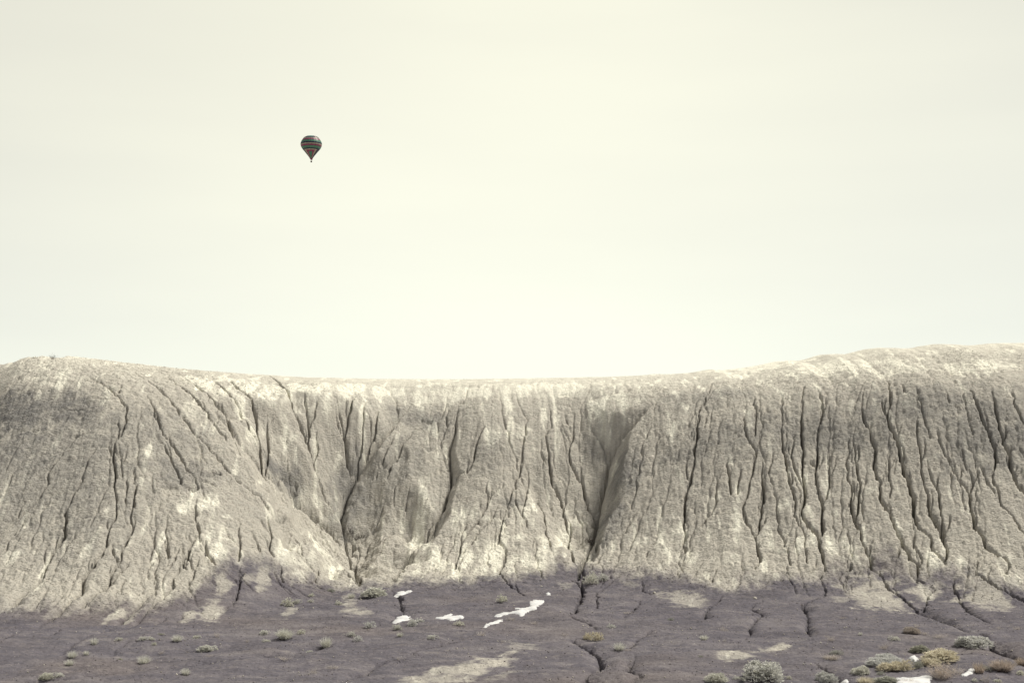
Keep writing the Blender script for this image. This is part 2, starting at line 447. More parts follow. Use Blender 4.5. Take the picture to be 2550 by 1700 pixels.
    (4, [(1500, 740), (1400, 790)], .05, .09), (4, [(1680, 680), (1600, 770)], .08, .1),
    (4, [(2200, 240), (2190, 460), (2130, 590), (2060, 640)], .06, .12),
    (4, [(1240, 910), (1160, 940), (1050, 1020), (1040, 1070)], .04, .07),
    (1, [(1280, 1030), (1270, 1150), (1300, 1270), (1250, 1330), (1220, 1440), (1185, 1470), (1210, 1510)], .07, .2),
    (1, [(1330, 1280), (1350, 1400), (1400, 1470)], .06, .16), (1, [(1090, 1140), (1080, 1280), (1100, 1410)], .07, .18),
    (1, [(1740, 1170), (1770, 1290), (1750, 1370), (1780, 1420)], .055, .15), (1, [(1640, 1270), (1690, 1380)], .055, .14),
    (1, [(1550, 1180), (1560, 1400), (1545, 1450)], .05, .13), (1, [(990, 900), (1000, 1010)], .06, .14),
    (1, [(820, 880), (830, 960), (820, 1070)], .06, .13), (1, [(1300, 760), (1340, 810)], .04, .1),
    (1, [(1870, 780), (1870, 860), (1885, 910)], .05, .12), (1, [(640, 700), (580, 780), (560, 830)], .05, .1),
    (1, [(180, 230), (90, 290), (0, 350)], .08, .14), (1, [(260, 1060), (190, 1160), (90, 1280)], .05, .1),
    (1, [(770, 690), (790, 800), (795, 900)], .05, .1),
    # little scarps across the slope
    (1, [(1040, 980), (1090, 965), (1140, 975)], .09, .14), (1, [(1180, 960), (1230, 985), (1290, 975)], .13, .2),
    (1, [(1270, 915), (1320, 935), (1400, 965)], .13, .22), (1, [(1345, 900), (1390, 885), (1430, 885)], .12, .2),
    (1, [(440, 475), (490, 468), (530, 470)], .08, .16), (1, [(600, 395), (660, 400), (700, 405)], .05, .1),
    (1, [(490, 645), (530, 640)], .07, .12), (1, [(880, 915), (940, 905)], .10, .14), (1, [(1780, 935), (1850, 925), (1920, 940)], .12, .14),
    (1, [(1895, 1080), (1925, 1095), (1940, 1110)], .17, .4), (1, [(2250, 1300), (2290, 1330), (2310, 1370), (2260, 1410)], .22, .5),
    (1, [(2040, 1200), (2080, 1230), (2110, 1260)], .1, .26),
    (2, [(1700, 1300), (1760, 1330), (1800, 1350)], .16, .4), (2, [(650, 540), (720, 545)], .10, .1), (2, [(600, 600), (650, 600)], .08, .1),
    (2, [(880, 437), (930, 432)], .05, .12), (2, [(940, 325), (1030, 322)], .04, .07), (2, [(1500, 385), (1620, 375)], .04, .07),
    (3, [(970, 820), (1000, 840)], .13, .22), (3, [(1360, 830), (1390, 850)], .12, .2), (3, [(2230, 710), (2260, 730)], .12, .2),
    (7, [(2050, 940), (2150, 1010)], .2, .2),
]
Z1 = Z.copy()
carve = np.zeros(Z.shape)
swale = np.zeros(Z.shape)


wig = np.where((Y > 25) & (Y < 70) & (np.abs(X) < 27), np.clip(1 + .7 * fbm(X * 6 + 40, Y * 6, 3, .7), .45, 2.2), 1.)


def crooked(p, rs):
    """break a traced line into short crooked steps"""
    out = [p[0]]
    for a, b in zip(p[:-1], p[1:]):
        a = np.array(a); b = np.array(b)
        n = max(1, int(np.hypot(*(b - a)) / 0.16))
        for i in range(1, n + 1):
            q = a + (b - a) * i / n
            if i < n:
                q = q + rs.normal(0, .028, 2)
            out.append(tuple(q))
    return out


def carve_line(w, hw, dep, rs, taper_end=True):
    w = crooked(w, rs)
    n = len(w)
    ph = rs.random() * 50
    kd = rs.normal(0, 1, n + 8)
    kd = np.convolve(kd, np.ones(5) / 2.2, mode='same')
    for i, (a, b) in enumerate(zip(w[:-1], w[1:])):
        s = (i + .5) / n
        env = min(1, .10 + s * 3.0) * (min(1, (1 - s) * 7 + .3) if taper_end else 1)
        wob = float(np.clip(1 + .3 * kd[i + 3], .55, 1.45))
        h = max(.021, hw * .30 * (.5 + .5 * env) * wob)
        dd = dep * env * float(np.clip(1 + .3 * kd[i + 4], .5, 1.5))
        r = hw * 5 + .1
        sl = window(min(a[0], b[0]) - r, max(a[0], b[0]) + r, min(a[1], b[1]) - 2 * r, max(a[1], b[1]) + 2 * r)
        gx, gy = X[sl], Y[sl]
        dx, dy = b[0] - a[0], b[1] - a[1]
        t = np.clip(((gx - a[0]) * dx + (gy - a[1]) * dy) / (dx * dx + dy * dy + 1e-9), 0, 1)
        ay = .5 if a[1] < 46.5 else 1.
        d = np.hypot(gx - a[0] - t * dx, (gy - a[1] - t * dy) * ay)
        carve[sl] = np.maximum(carve[sl], (2.1 if ay == 1 else 1.) * dd * np.exp(-(d * wig[sl] / h) ** 3.2))
        swale[sl] = np.maximum(swale[sl], (.04 if ay == 1 else .5) * dd * np.exp(-(d / (h * (3.2 if ay == 1 else 5))) ** 2))


def zslope(x, y, e=.12):
    q = bilin(Z1, np.array([x - e, x + e, x, x]), np.array([y, y, y - e, y + e]))
    return (q[1] - q[0]) / (2 * e), (q[3] - q[2]) / (2 * e)


rs = np.random.default_rng(11)
for c, pts, hw, dep in RILLS:
    w = [hit(u, v, Z1)[:2] for u, v in PX(c, pts)]
    carve_line(w, hw, dep, rs)
    # small side branches joining from above
    for k in range(1, len(w) - 1):
        if w[k][1] > 46 and rs.random() < .42:
            sd = rs.choice([-1, 1]); ln = rs.uniform(.25, .9)
            gxs, gys = zslope(*w[k]); gl = math.hypot(gxs, gys) + 1e-6
            a_ = math.atan2(gys, gxs) + sd * rs.uniform(.35, .9)
            p = [(w[k][0] + ln * f_ * math.cos(a_ - sd * .5 * f_), w[k][1] + ln * f_ * math.sin(a_ - sd * .5 * f_)) for f_ in (1, .75, .5, .25, 0)]
            carve_line(p, max(.045, hw * .42), dep * .36, rs, False)
# many short cracks that follow the fall line
for k in range(220):
    x_, y_ = rs.uniform(-20, 20), 0
    yf_ = float(np.interp(x_, ux(FU), FY))
    y_ = yf_ + rs.uniform(1.0, 9.5)
    p = [(x_, y_)]
    for q in range(int(rs.uniform(6, 30))):
        gxs, gys = zslope(*p[-1]); gl = math.hypot(gxs, gys)
        if gl < .25:
            break
        a_ = math.atan2(-gys, -gxs) + rs.normal(0, .3)
        p.append((p[-1][0] + .16 * math.cos(a_), p[-1][1] + .16 * math.sin(a_)))
    if len(p) > 3:
        carve_line(p, rs.uniform(.04, .05), rs.uniform(.02, .06), rs)

for k, (hw, dep) in enumerate(((.22, .22), (.24, .24), (.1, .12), (.16, .14))):
    carve_line(TROUGHS[k][1:], hw, dep, rs)

# where the pale hill clay gives way to the purple-grey flat
BU = [-600, 0, 54, 122, 218, 299, 408, 473, 517, 571, 640, 681, 711, 787, 858, 896, 975, 1021, 1143, 1239, 1300, 1362, 1402, 1449, 1552, 1634, 1702, 1797, 1879, 1964, 2032, 2060, 2114, 2169, 2231, 2280, 2359, 2420, 2480, 2550, 3100]
BV = [1530, 1515, 1505, 1514, 1511, 1503, 1503, 1476, 1430, 1405, 1400, 1396, 1425, 1449, 1460, 1460, 1458, 1443, 1449, 1432, 1430, 1422, 1400, 1416, 1424, 1427, 1436, 1466, 1446, 1435, 1446, 1427, 1416, 1408, 1397, 1428, 1424, 1432, 1450, 1465, 1470]
bw = [hit(u, v, Z1)[:2] for u, v in zip(BU, BV)]
bx = np.maximum.accumulate(np.array([p[0] for p in bw]) + np.arange(len(bw)) * 1e-4)
yb = np.interp(xs, bx, [p[1] for p in bw])
warp = .5 * fbm(X * .8, Y * .8, 4) + .25 * fbm(X * 3, Y * 3 + 7, 3)
warp = warp + .45 * fbm(X * 3.2, Y * .6 + 11, 3)
purple = sstep(1.15, -.95, (Y - yb[None, :]) + warp * .8)
purple = np.where(Y < 20, 1, purple)


def blob_mask(blobs, soft=.25, seed=0):
    """patches of another clay and of painted-in shade, traced as ellipses (crop, cx, cy, rx, ry, tilt, strength) and laid on the land"""
    m = np.zeros(Z.shape)
    for c, cx, cy, rx, ry, tilt, st in blobs:
        ct, sn = math.cos(R(tilt)), math.sin(R(tilt))
        ctr = hit(*PX(c, [(cx, cy)])[0], Z1)
        e1 = hit(*PX(c, [(cx + rx * ct, cy + rx * sn)])[0], Z1)
        e2 = hit(*PX(c, [(cx - ry * sn, cy + ry * ct)])[0], Z1)
        A = np.array([[e1[0] - ctr[0], e2[0] - ctr[0]], [e1[1] - ctr[1], e2[1] - ctr[1]]])
        if abs(np.linalg.det(A)) < 1e-4:
            continue
        Ai = np.linalg.inv(A)
        r = 1.8 * (np.abs(A).sum())
        sl = window(ctr[0] - r, ctr[0] + r, ctr[1] - r, ctr[1] + r)
        gx, gy = X[sl] - ctr[0], Y[sl] - ctr[1]
        q = np.hypot(Ai[0, 0] * gx + Ai[0, 1] * gy, Ai[1, 0] * gx + Ai[1, 1] * gy)
        q = q + .65 * fbm(X[sl] * 1.7 + seed, Y[sl] * 1.7, 4, .6)
        m[sl] = np.maximum(m[sl], st * sstep(1 + soft, 1 - soft, q))
    return m


tanflat = blob_mask([
    (5, 1850, 1210, 480, 75, -14, .85), (5, 1500, 1300, 200, 40, -8, .6), (6, 2010, 1060, 150, 40, 4, .8), (6, 1570, 570, 190, 48, 4, .6),
    (7, 100, 995, 110, 42, -8, .85), (7, 1000, 550, 260, 85, 14, .8), (7, 680, 560, 90, 30, 0, .5), (7, 1440, 500, 160, 60, 10, .7),
    (7, 1960, 540, 220, 90, 18, .8), (7, 1560, 430, 90, 30, 0, .4), (4, 2040, 420, 80, 80, -30, .8), (4, 2270, 370, 60, 45, 0, .5), (4, 1050, 700, 130, 30, -38, .9),
    (4, 1180, 735, 100, 24, -38, .7), (4, 1720, 720, 80, 34, -30, .7), (4, 1930, 700, 110, 48, -20, .8), (5, 50, 400, 60, 90, 20, .7),
    (5, 900, 665, 100, 34, 0, .7), (5, 320, 665, 70, 32, -25, .6), (6, 60, 980, 130, 40, 0, .35), (5, 2250, 1240, 120, 26, -10, .5),
    (5, 840, 590, 60, 60, 0, .5), (6, 1050, 410, 90, 26, 10, .35), (6, 460, 430, 60, 22, 0, .4), (7, 2150, 620, 90, 40, 20, .5),
    (6, 640, 120, 60, 90, 10, .6)], .5, 3)
purple = purple * (1 - .88 * tanflat)
pale = blob_mask([
    (1, 350, 250, 120, 60, 0, .5), (1, 1700, 330, 260, 60, 6, .9), (1, 1400, 330, 200, 45, 25, .7), (1, 2100, 320, 260, 40, 4, .9),
    (1, 1280, 1080, 150, 70, 0, .8), (1, 1400, 1330, 110, 130, 0, .8), (1, 1250, 470, 60, 60, 0, .6), (1, 1650, 640, 60, 90, 20, .6),
    (1, 1880, 640, 90, 60, 0, .5), (1, 1030, 1390, 25, 120, 30, .9), (1, 330, 1430, 30, 100, 25, .9), (1, 820, 1330, 40, 100, 30, .7),
    (1, 560, 1400, 30, 60, 30, .7), (1, 40, 1440, 30, 90, 45, .8), (1, 1900, 1400, 140, 110, 35, .7), (1, 2150, 1480, 130, 70, 25, .7),
    (1, 960, 740, 60, 50, 0, .5), (1, 2130, 1150, 70, 90, 30, .6), (1, 1950, 1020, 60, 80, 20, .4),
    (2, 300, 330, 320, 30, 0, .8), (2, 900, 370, 400, 40, -2, .55), (2, 1500, 330, 400, 50, -3, .7), (2, 1900, 420, 120, 100, 0, .6),
    (2, 1250, 640, 160, 70, 0, .6), (2, 640, 1350, 40, 200, 32, .7), (2, 760, 1450, 170, 60, -20, .8), (2, 1100, 1440, 280, 110, 0, .9), (2, 1500, 1330, 120, 140, 0, .7),
    (2, 1680, 1190, 60, 70, 0, .7), (2, 950, 1180, 40, 150, 40, .6), (2, 1400, 780, 40, 130, 0, .5), (2, 1340, 1150, 60, 100, 0, .5), (2, 1830, 640, 60, 80, 20, .6), (2, 40, 400, 40, 100, 0, .6),
    (3, 560, 190, 300, 36, -8, .8), (3, 1100, 200, 260, 50, -3, .8), (3, 1450, 190, 260, 50, 0, .6), (3, 2000, 190, 240, 45, 0, .6), (3, 480, 1200, 40, 140, 0, .9), (3, 430, 1420, 70, 60, 0, .7),
    (3, 860, 1340, 90, 60, 0, .9), (3, 1180, 1360, 100, 80, 0, .8), (3, 80, 560, 60, 60, 0, .5), (3, 50, 1300, 90, 90, 0, .6), (3, 930, 470, 40, 50, 0, .7), (3, 770, 1080, 30, 60, 0, .6),
    (3, 1580, 1300, 60, 90, -20, .5), (3, 1790, 1420, 70, 60, 0, .7), (3, 2220, 1420, 70, 60, 20, .6), (3, 1930, 1450, 60, 40, 0, .6), (3, 1320, 970, 60, 60, 0, .5), (3, 900, 1200, 25, 90, 20, .8),
    (3, 1980, 800, 30, 60, 0, .6), (3, 1240, 440, 30, 70, 0, .6), (3, 560, 560, 30, 120, 0, .5), (3, 160, 1420, 80, 60, 0, .6), (3, 650, 1380, 50, 110, 0, .5)], .55, 9)
grey = blob_mask([  # dark crust and rubble, also painting in shade on ravine walls and left dome
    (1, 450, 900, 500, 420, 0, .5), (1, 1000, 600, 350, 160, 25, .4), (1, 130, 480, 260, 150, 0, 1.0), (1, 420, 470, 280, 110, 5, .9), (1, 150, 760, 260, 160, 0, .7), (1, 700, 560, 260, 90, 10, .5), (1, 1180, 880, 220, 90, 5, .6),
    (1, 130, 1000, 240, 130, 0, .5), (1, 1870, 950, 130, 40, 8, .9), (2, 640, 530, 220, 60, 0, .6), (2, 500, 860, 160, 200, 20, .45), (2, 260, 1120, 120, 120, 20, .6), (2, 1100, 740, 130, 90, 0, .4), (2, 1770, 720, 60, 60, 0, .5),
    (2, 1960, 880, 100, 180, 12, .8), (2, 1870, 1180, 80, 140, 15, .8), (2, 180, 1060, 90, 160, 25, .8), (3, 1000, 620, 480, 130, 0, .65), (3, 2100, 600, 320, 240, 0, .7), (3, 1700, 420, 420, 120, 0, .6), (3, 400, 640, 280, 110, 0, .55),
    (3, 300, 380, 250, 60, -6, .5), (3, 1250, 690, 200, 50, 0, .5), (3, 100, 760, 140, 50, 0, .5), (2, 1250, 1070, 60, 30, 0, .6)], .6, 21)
# pale salt streaks that run down the slope beside the rills
stre = fbm(X * 2.4 + .5 * perlin(X * .7, Y * .5), Y * .55, 4, .55)
rim = sstep(-1.5, 2.5, Z1 - (Z1[np.newaxis, 0] * 0 + 0) - 7.2 - np.interp(X, ux([0, 300, 900, 1400, 1900, 2550]), [1.2, 1.2, .2, .2, 1.0, 1.8])) * (Y > 50)  # paler top: salt, plus the brightness of sky-facing ground put into the colour
pale = np.clip(.55 * rim + pale * (.62 + .8 * stre) + .5 * sstep(.35, .8, stre + .25 * fbm(X * 1.1, Y * .7 + 31, 3)) * (1 - .7 * grey), 0, 1)

# fine rills that the water itself finds: flow accumulation on a plan grid
gx0, gx1, gy0, gy1, st = -24.5, 24.5, 42.0, 67.0, .075
fx, fy = np.arange(gx0, gx1, st), np.arange(gy0, gy1, st)
GX, GY = np.meshgrid(fx, fy)
zf = bilin(Z1 - swale * 1.3 - carve, GX, GY) + .035 * fbm(GX * 3.1, GY * 1.3, 3) + rng.random(GX.shape) * .012
zp_ = np.pad(zf, 1, constant_values=99)
best = np.zeros(zf.shape); idx = np.arange(zf.size).reshape(zf.shape); to = idx.copy()
nyf, nxf = zf.shape
for oy in (-1, 0, 1):
    for ox in (-1, 0, 1):
        if ox or oy:
            drop = (zf - zp_[1 + oy:1 + oy + nyf, 1 + ox:1 + ox + nxf]) / math.hypot(ox, oy)
            b = drop > best
            best[b] = drop[b]; to[b] = (idx + oy * nxf + ox)[b]
order = np.argsort(-zf.ravel()).tolist()
acc = [1.0] * zf.size
tol = to.ravel().tolist()
for k in order:
    j = tol[k]
    if j != k:
        acc[j] += acc[k]
acc = np.array(acc).reshape(zf.shape)
flow = np.clip(np.log2(acc) - 3.2, 0, 6) / 6
fl2 = flow.copy()
for _ in range(1):
    p = np.pad(fl2, 1, mode='edge')
    fl2 = (p[:-2, 1:-1] + p[2:, 1:-1] + p[1:-1, :-2] + p[1:-1, 2:] + 3 * p[1:-1, 1:-1]) / 7


def sample_flow(x, y):
    i = np.clip(((x - gx0) / st), 0, nxf - 1.001); j = np.clip(((y - gy0) / st), 0, nyf - 1.001)
    a = i.astype(int); b = j.astype(int); u = i - a; v = j - b
    q = (fl2[b, a] * (1 - u) + fl2[b, a + 1] * u) * (1 - v) + (fl2[b + 1, a] * (1 - u) + fl2[b + 1, a + 1] * u) * v
    return q * ((x > gx0) & (x < gx1) & (y > gy0) & (y < gy1))


hillness = 1 - sstep(.2, -1.6, Y - yb[None, :])
flw = sample_flow(X + .05 * perlin(X * 4, Y * 4), Y)
Z = Z1 - carve - swale - (.02 + .055 * hillness) * flw
# crumbly popcorn crust
near = ((np.abs(X) < 27) & (Y > 20) & (Y < 70)).astype(float)
rough = near * (.35 + .65 * hillness) * (1 - .8 * sstep(57, 62, Y))
cr = fbm(X * 2.2, Y * 2.6, 3) * .045 + fbm(X * 7.5, Y * 8.5 + 3, 3, .6) * .02
pit = sstep(.32, .62, fbm(X * 3.6 + 11, Y * 7.5, 3, .6)) * (.5 + .5 * grey + .3 * perlin(X * .6, Y * .6))
n1, n2 = perlin(X * 4.2 + 2, Y * 6.0), perlin(X * 8.3 + 9, Y * 11.0)
net = sstep(.13, 0, np.abs(n1)) * .7 + sstep(.16, 0, np.abs(n2)) * .6 * (perlin(X * 1.1, Y * 1.4 + 60) > -.1)
lump = 1 - np.abs(perlin(X * 4.3 + 5, Y * 5.5)) * 2
Z += rough * (cr + .022 * lump - .08 * np.clip(pit, 0, 1) - .034 * net) + near * (1 - hillness) * .035 * fbm(X * .8, Y * 1.6 + 4, 3)
ZT = Z


def land(x, y):
    return float(bilin(ZT, np.array([x]), np.array([y]))[0])


# ------------------------------------------------------------------ materials
def mat(name):
    m = bpy.data.materials.new(name)
    m.use_nodes = True
    nt = m.node_tree
    b = nt.nodes['Principled BSDF']
    b.inputs['Roughness'].default_value = .9
    b.inputs['Specular IOR Level'].default_value = .15
    return m, nt, b


def mixc(nt, fac, a, b, blend='MIX'):
    n = N(nt, 'ShaderNodeMix', data_type='RGBA')
    n.blend_type = blend
    for i, s in ((0, fac), (6, a), (7, b)):
        if isinstance(s, (int, float)):
            n.inputs[i].default_value = s
        elif isinstance(s, tuple):
            n.inputs[i].default_value = s if len(s) == 4 else (*s, 1)
        else:
            L(nt, s, n.inputs[i])
    return n.outputs[2]


def noise_tex(nt, vec, scale, detail=4, rough=.55):
    n = N(nt, 'ShaderNodeTexNoise')
    L(nt, vec, n.inputs['Vector'])
    n.inputs['Scale'].default_value = scale; n.inputs['Detail'].default_value = detail; n.inputs['Roughness'].default_value = rough
    return n.outputs['Fac']


def mrange(nt, v, a, b, c=0., d=1.):
    n = N(nt, 'ShaderNodeMapRange')
    L(nt, v, n.inputs['Value'])
    for k, q in zip(('From Min', 'From Max', 'To Min', 'To Max'), (a, b, c, d)):
        n.inputs[k].default_value = q
    return n.outputs[0]


def attr(nt, name):
    n = N(nt, 'ShaderNodeAttribute')
    n.attribute_name = name
    return n.outputs['Fac']


def math_n(nt, op, a, b):
    n = N(nt, 'ShaderNodeMath', operation=op)
    for i, s in enumerate((a, b)):
        if isinstance(s, (int, float)):
            n.inputs[i].default_value = s
        else:
            L(nt, s, n.inputs[i])
    return n.outputs[0]


m_clay, nt, bs = mat('clay')
tco = N(nt, 'ShaderNodeTexCoord').outputs['Object']
mpn = N(nt, 'ShaderNodeMapping'); L(nt, tco, mpn.inputs['Vector']); mpn.inputs['Scale'].default_value = (.6, 1., 1.2)
tcn = mpn.outputs[0]
big = noise_tex(nt, tcn, .55, 5, .6)
mid = noise_tex(nt, tcn, 3.2, 5, .62)
fine = noise_tex(nt, tcn, 17, 4, .65)
grit = noise_tex(nt, tcn, 60, 3, .6)
tan = mixc(nt, mrange(nt, big, .3, .7), (.435, .408, .356), (.50, .47, .405))
tan = mixc(nt, mrange(nt, mid, .35, .75, 0, .6), tan, (.36, .345, .307))
brk = math_n(nt, 'ADD', math_n(nt, 'MULTIPLY', mid, 1.2), math_n(nt, 'MULTIPLY', fine, .9))
pf = mrange(nt, math_n(nt, 'ADD', attr(nt, 'pale'), math_n(nt, 'SUBTRACT', brk, 1.05)), .12, .72)
tan = mixc(nt, pf, tan, (.79, .765, .65))
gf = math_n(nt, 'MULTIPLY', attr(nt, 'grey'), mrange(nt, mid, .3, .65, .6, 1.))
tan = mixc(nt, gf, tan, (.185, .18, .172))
pur = mixc(nt, mrange(nt, big, .35, .65), (.116, .106, .121), (.139, .127, .138))
pur = mixc(nt, mrange(nt, mid, .4, .65, 0, .9), pur, (.100, .094, .108))
pur = mixc(nt, mrange(nt, noise_tex(nt, tcn, .22, 3), .52, .68, 0, .5), pur, (.160, .136, .126))
mp2 = N(nt, 'ShaderNodeMapping'); L(nt, tco, mp2.inputs['Vector']); mp2.inputs['Scale'].default_value = (.28, .9, 1.); mp2.inputs['Rotation'].default_value = (0, 0, .35)
wash = noise_tex(nt, mp2.outputs[0], 1.6, 6, .62)
pur = mixc(nt, mrange(nt, wash, .52, .72, 0, .75), pur, (.205, .188, .190))
pur = mixc(nt, mrange(nt, wash, .47, .30, 0, .7), pur, (.078, .072, .082))
dust = noise_tex(nt, mp2.outputs[0], 9, 4, .6)
pur = mixc(nt, mrange(nt, dust, .55, .75, 0, .45), pur, (.23, .205, .185))
pq = mrange(nt, math_n(nt, 'ADD', attr(nt, 'purple'), math_n(nt, 'MULTIPLY', math_n(nt, 'SUBTRACT', brk, 1.05), .55)), .05, .95)
cl = mixc(nt, pq, tan, pur)
cl = mixc(nt, mrange(nt, fine, .5, .72, 0, .55), cl, (.42, .40, .38), 'MULTIPLY')
spk = N(nt, 'ShaderNodeTexVoronoi'); L(nt, tcn, spk.inputs['Vector']); spk.inputs['Scale'].default_value = 11
sp = mrange(nt, spk.outputs['Distance'], .06, .12, 1, 0)
sp = math_n(nt, 'MULTIPLY', sp, mrange(nt, spk.outputs['Color'], .68, .75, 0, .8))
cl = mixc(nt, sp, cl, (.62, .58, .50))
L(nt, cl, bs.inputs['Base Color'])
# relief of the crumbling crust: cracks and grains
vor = N(nt, 'ShaderNodeTexVoronoi', feature='DISTANCE_TO_EDGE')
wv = N(nt, 'ShaderNodeVectorMath', operation='ADD')
ns = N(nt, 'ShaderNodeTexNoise'); L(nt, tcn, ns.inputs['Vector']); ns.inputs['Scale'].default_value = 5
sc_ = N(nt, 'ShaderNodeVectorMath', operation='SCALE'); L(nt, ns.outputs['Color'], sc_.inputs[0]); sc_.inputs['Scale'].default_value = .25
L(nt, tcn, wv.inputs[0]); L(nt, sc_.outputs[0], wv.inputs[1])
L(nt, wv.outputs[0], vor.inputs['Vector']); vor.inputs['Scale'].default_value = 7.5
crk = mrange(nt, vor.outputs['Distance'], 0, .14, 0, 1)
hgt = math_n(nt, 'ADD', math_n(nt, 'MULTIPLY', crk, .9), math_n(nt, 'ADD', math_n(nt, 'MULTIPLY', fine, 2.6), math_n(nt, 'MULTIPLY', grit, .9)))
bmp = N(nt, 'ShaderNodeBump')
L(nt, mrange(nt, attr(nt, 'purple'), 0, 1, .65, .4), bmp.inputs['Strength'])
bmp.inputs['Distance'].default_value = .035
L(nt, hgt, bmp.inputs['Height'])
L(nt, bmp.outputs[0], bs.inputs['Normal'])
bs.inputs['Specular IOR Level'].default_value = .05


# ------------------------------------------------------------------ terrain meshes: the hill and the flat in front of it
def label(o, lab=None, cat=None, group=None, kind=None):
    for k, v in (('label', lab), ('category', cat), ('group', group), ('kind', kind)):
        if v:
            o[k] = v
    return o


ny, nx = Z.shape
cellc = (Y[:-1, :-1] < yb[None, :-1]) & (np.abs(X[:-1, :-1]) < 1e9)
vid = np.arange(ny * nx).reshape(ny, nx)
quads = np.stack([vid[:-1, :-1], vid[:-1, 1:], vid[1:, 1:], vid[1:, :-1]], -1)
co_all = np.stack([X, Y, Z], -1).reshape(-1, 3)
dzx = np.gradient(Z, axis=1) / np.gradient(X, axis=1); dzy = np.gradient(Z, axis=0) / np.gradient(Y, axis=0)
for nm, sel, lab in (('ground', cellc, 'dark purple-grey clay flat with dry cracks at the foot of the hill'),
                     ('hill', ~cellc, 'pale eroded clay hill cut by dark branching gullies')):
    q = quads[sel]
    used, inv = np.unique(q.ravel(), return_inverse=True)
    me = bpy.data.meshes.new(nm)
    me.vertices.add(len(used)); me.vertices.foreach_set('co', co_all[used].astype(np.float32).ravel())
    me.loops.add(len(inv)); me.loops.foreach_set('vertex_index', inv.astype(np.int32))
    me.polygons.add(len(q)); me.polygons.foreach_set('loop_start', np.arange(0, len(inv), 4, dtype=np.int32))
    me.polygons.foreach_set('use_smooth', np.ones(len(q), bool))
    me.update(calc_edges=True)
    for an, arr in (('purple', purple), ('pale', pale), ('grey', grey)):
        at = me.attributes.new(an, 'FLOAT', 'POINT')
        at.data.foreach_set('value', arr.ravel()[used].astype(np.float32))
    me.materials.append(m_clay)
    o = bpy.data.objects.new(nm, me)
    col.objects.link(o)
    label(o, lab, kind='structure')
#@@OBJECTS@@
# ------------------------------------------------------------------ hot-air balloon
def plain(name, c, rough=.8, var=.15, scale=6., trans=0., spec=.2, hue=0.):
    m, nt, b = mat(name)
    tc_ = N(nt, 'ShaderNodeTexCoord').outputs['Object']
    inf = N(nt, 'ShaderNodeObjectInfo').outputs['Random']
    f = noise_tex(nt, tc_, scale, 3)
    dark = tuple(q * (1 - 2 * var) for q in c)
    lite = tuple(min(.95, q * (1 + 1.2 * var)) for q in c)
    cc = mixc(nt, mrange(nt, f, .3, .7), dark, lite)
    cc = mixc(nt, mrange(nt, inf, 0, 1, 0, hue), cc, (c[0] * .8, c[1] * .85, c[2] * 1.05))
    L(nt, cc, b.inputs['Base Color'])
    b.inputs['Roughness'].default_value = rough
    b.inputs['Specular IOR Level'].default_value = spec
    if trans:
        tr = N(nt, 'ShaderNodeBsdfTranslucent'); L(nt, cc, tr.inputs['Color'])
        mx = N(nt, 'ShaderNodeMixShader'); mx.inputs[0].default_value = trans
        out = nt.nodes['Material Output']
        L(nt, b.outputs[0], mx.inputs[1]); L(nt, tr.outputs[0], mx.inputs[2]); L(nt, mx.outputs[0], out.inputs['Surface'])
    return m


def mesh_obj(name, verts, faces, mats, parent=None, mi=None, smooth=False):
    me = bpy.data.meshes.new(name)
    me.from_pydata(verts, [], faces)
    for m in (mats if isinstance(mats, (list, tuple)) else [mats]):
        me.materials.append(m)
    if mi is not None:
        me.polygons.foreach_set('material_index', mi)
    if smooth:
        me.polygons.foreach_set('use_smooth', [True] * len(faces))
    me.update()
    o = bpy.data.objects.new(name, me)
    col.objects.link(o)
    o.parent = parent
    return o


def empty(name, loc, rz=0.):
    e = bpy.data.objects.new(name, None)
    e.empty_display_size = .3
    e.location = loc
    e.rotation_euler = (0, 0, rz)
    col.objects.link(e)
    return e


def tube(p0, p1, r, n=6):
    p0, p1 = Vector(p0), Vector(p1)
    d = (p1 - p0).normalized()
    a = d.orthogonal().normalized(); b = d.cross(a)
    v, f = [], []
    for k in range(n):
        t = 2 * math.pi * k / n
        o = (a * math.cos(t) + b * math.sin(t)) * r
        v += [tuple(p0 + o), tuple(p1 + o)]
    for k in range(n):
        q = (k + 1) % n
        f.append((2 * k, 2 * q, 2 * q + 1, 2 * k + 1))
    f.append(tuple(range(0, 2 * n, 2))[::-1]); f.append(tuple(range(1, 2 * n, 2)))
    return v, f


def join(parts):
    V, Fc = [], []
    for v, f in parts:
        o = len(V); V += v; Fc += [tuple(i + o for i in q) for q in f]
    return V, Fc


def box(c, s, bev=0.):
    bm = bmesh.new()
    bmesh.ops.create_cube(bm, size=1)
    for v in bm.verts:
        v.co = Vector((v.co.x * s[0] + c[0], v.co.y * s[1] + c[1], v.co.z * s[2] + c[2]))
    if bev:
        bmesh.ops.bevel(bm, geom=bm.edges[:], offset=bev, segments=2, affect='EDGES')
    v = [tuple(q.co) for q in bm.verts]; f = [tuple(w.index for w in p.verts) for p in bm.faces]
    bm.verts.index_update(); f = [tuple(w.index for w in p.verts) for p in bm.faces]
    bm.free()
    return v, f


BD = 1136.0
BK = BD / F / 17.42
bal_u = 730 + 785 / 17.42


def bz(cy):
    return (1385 - cy) * BK


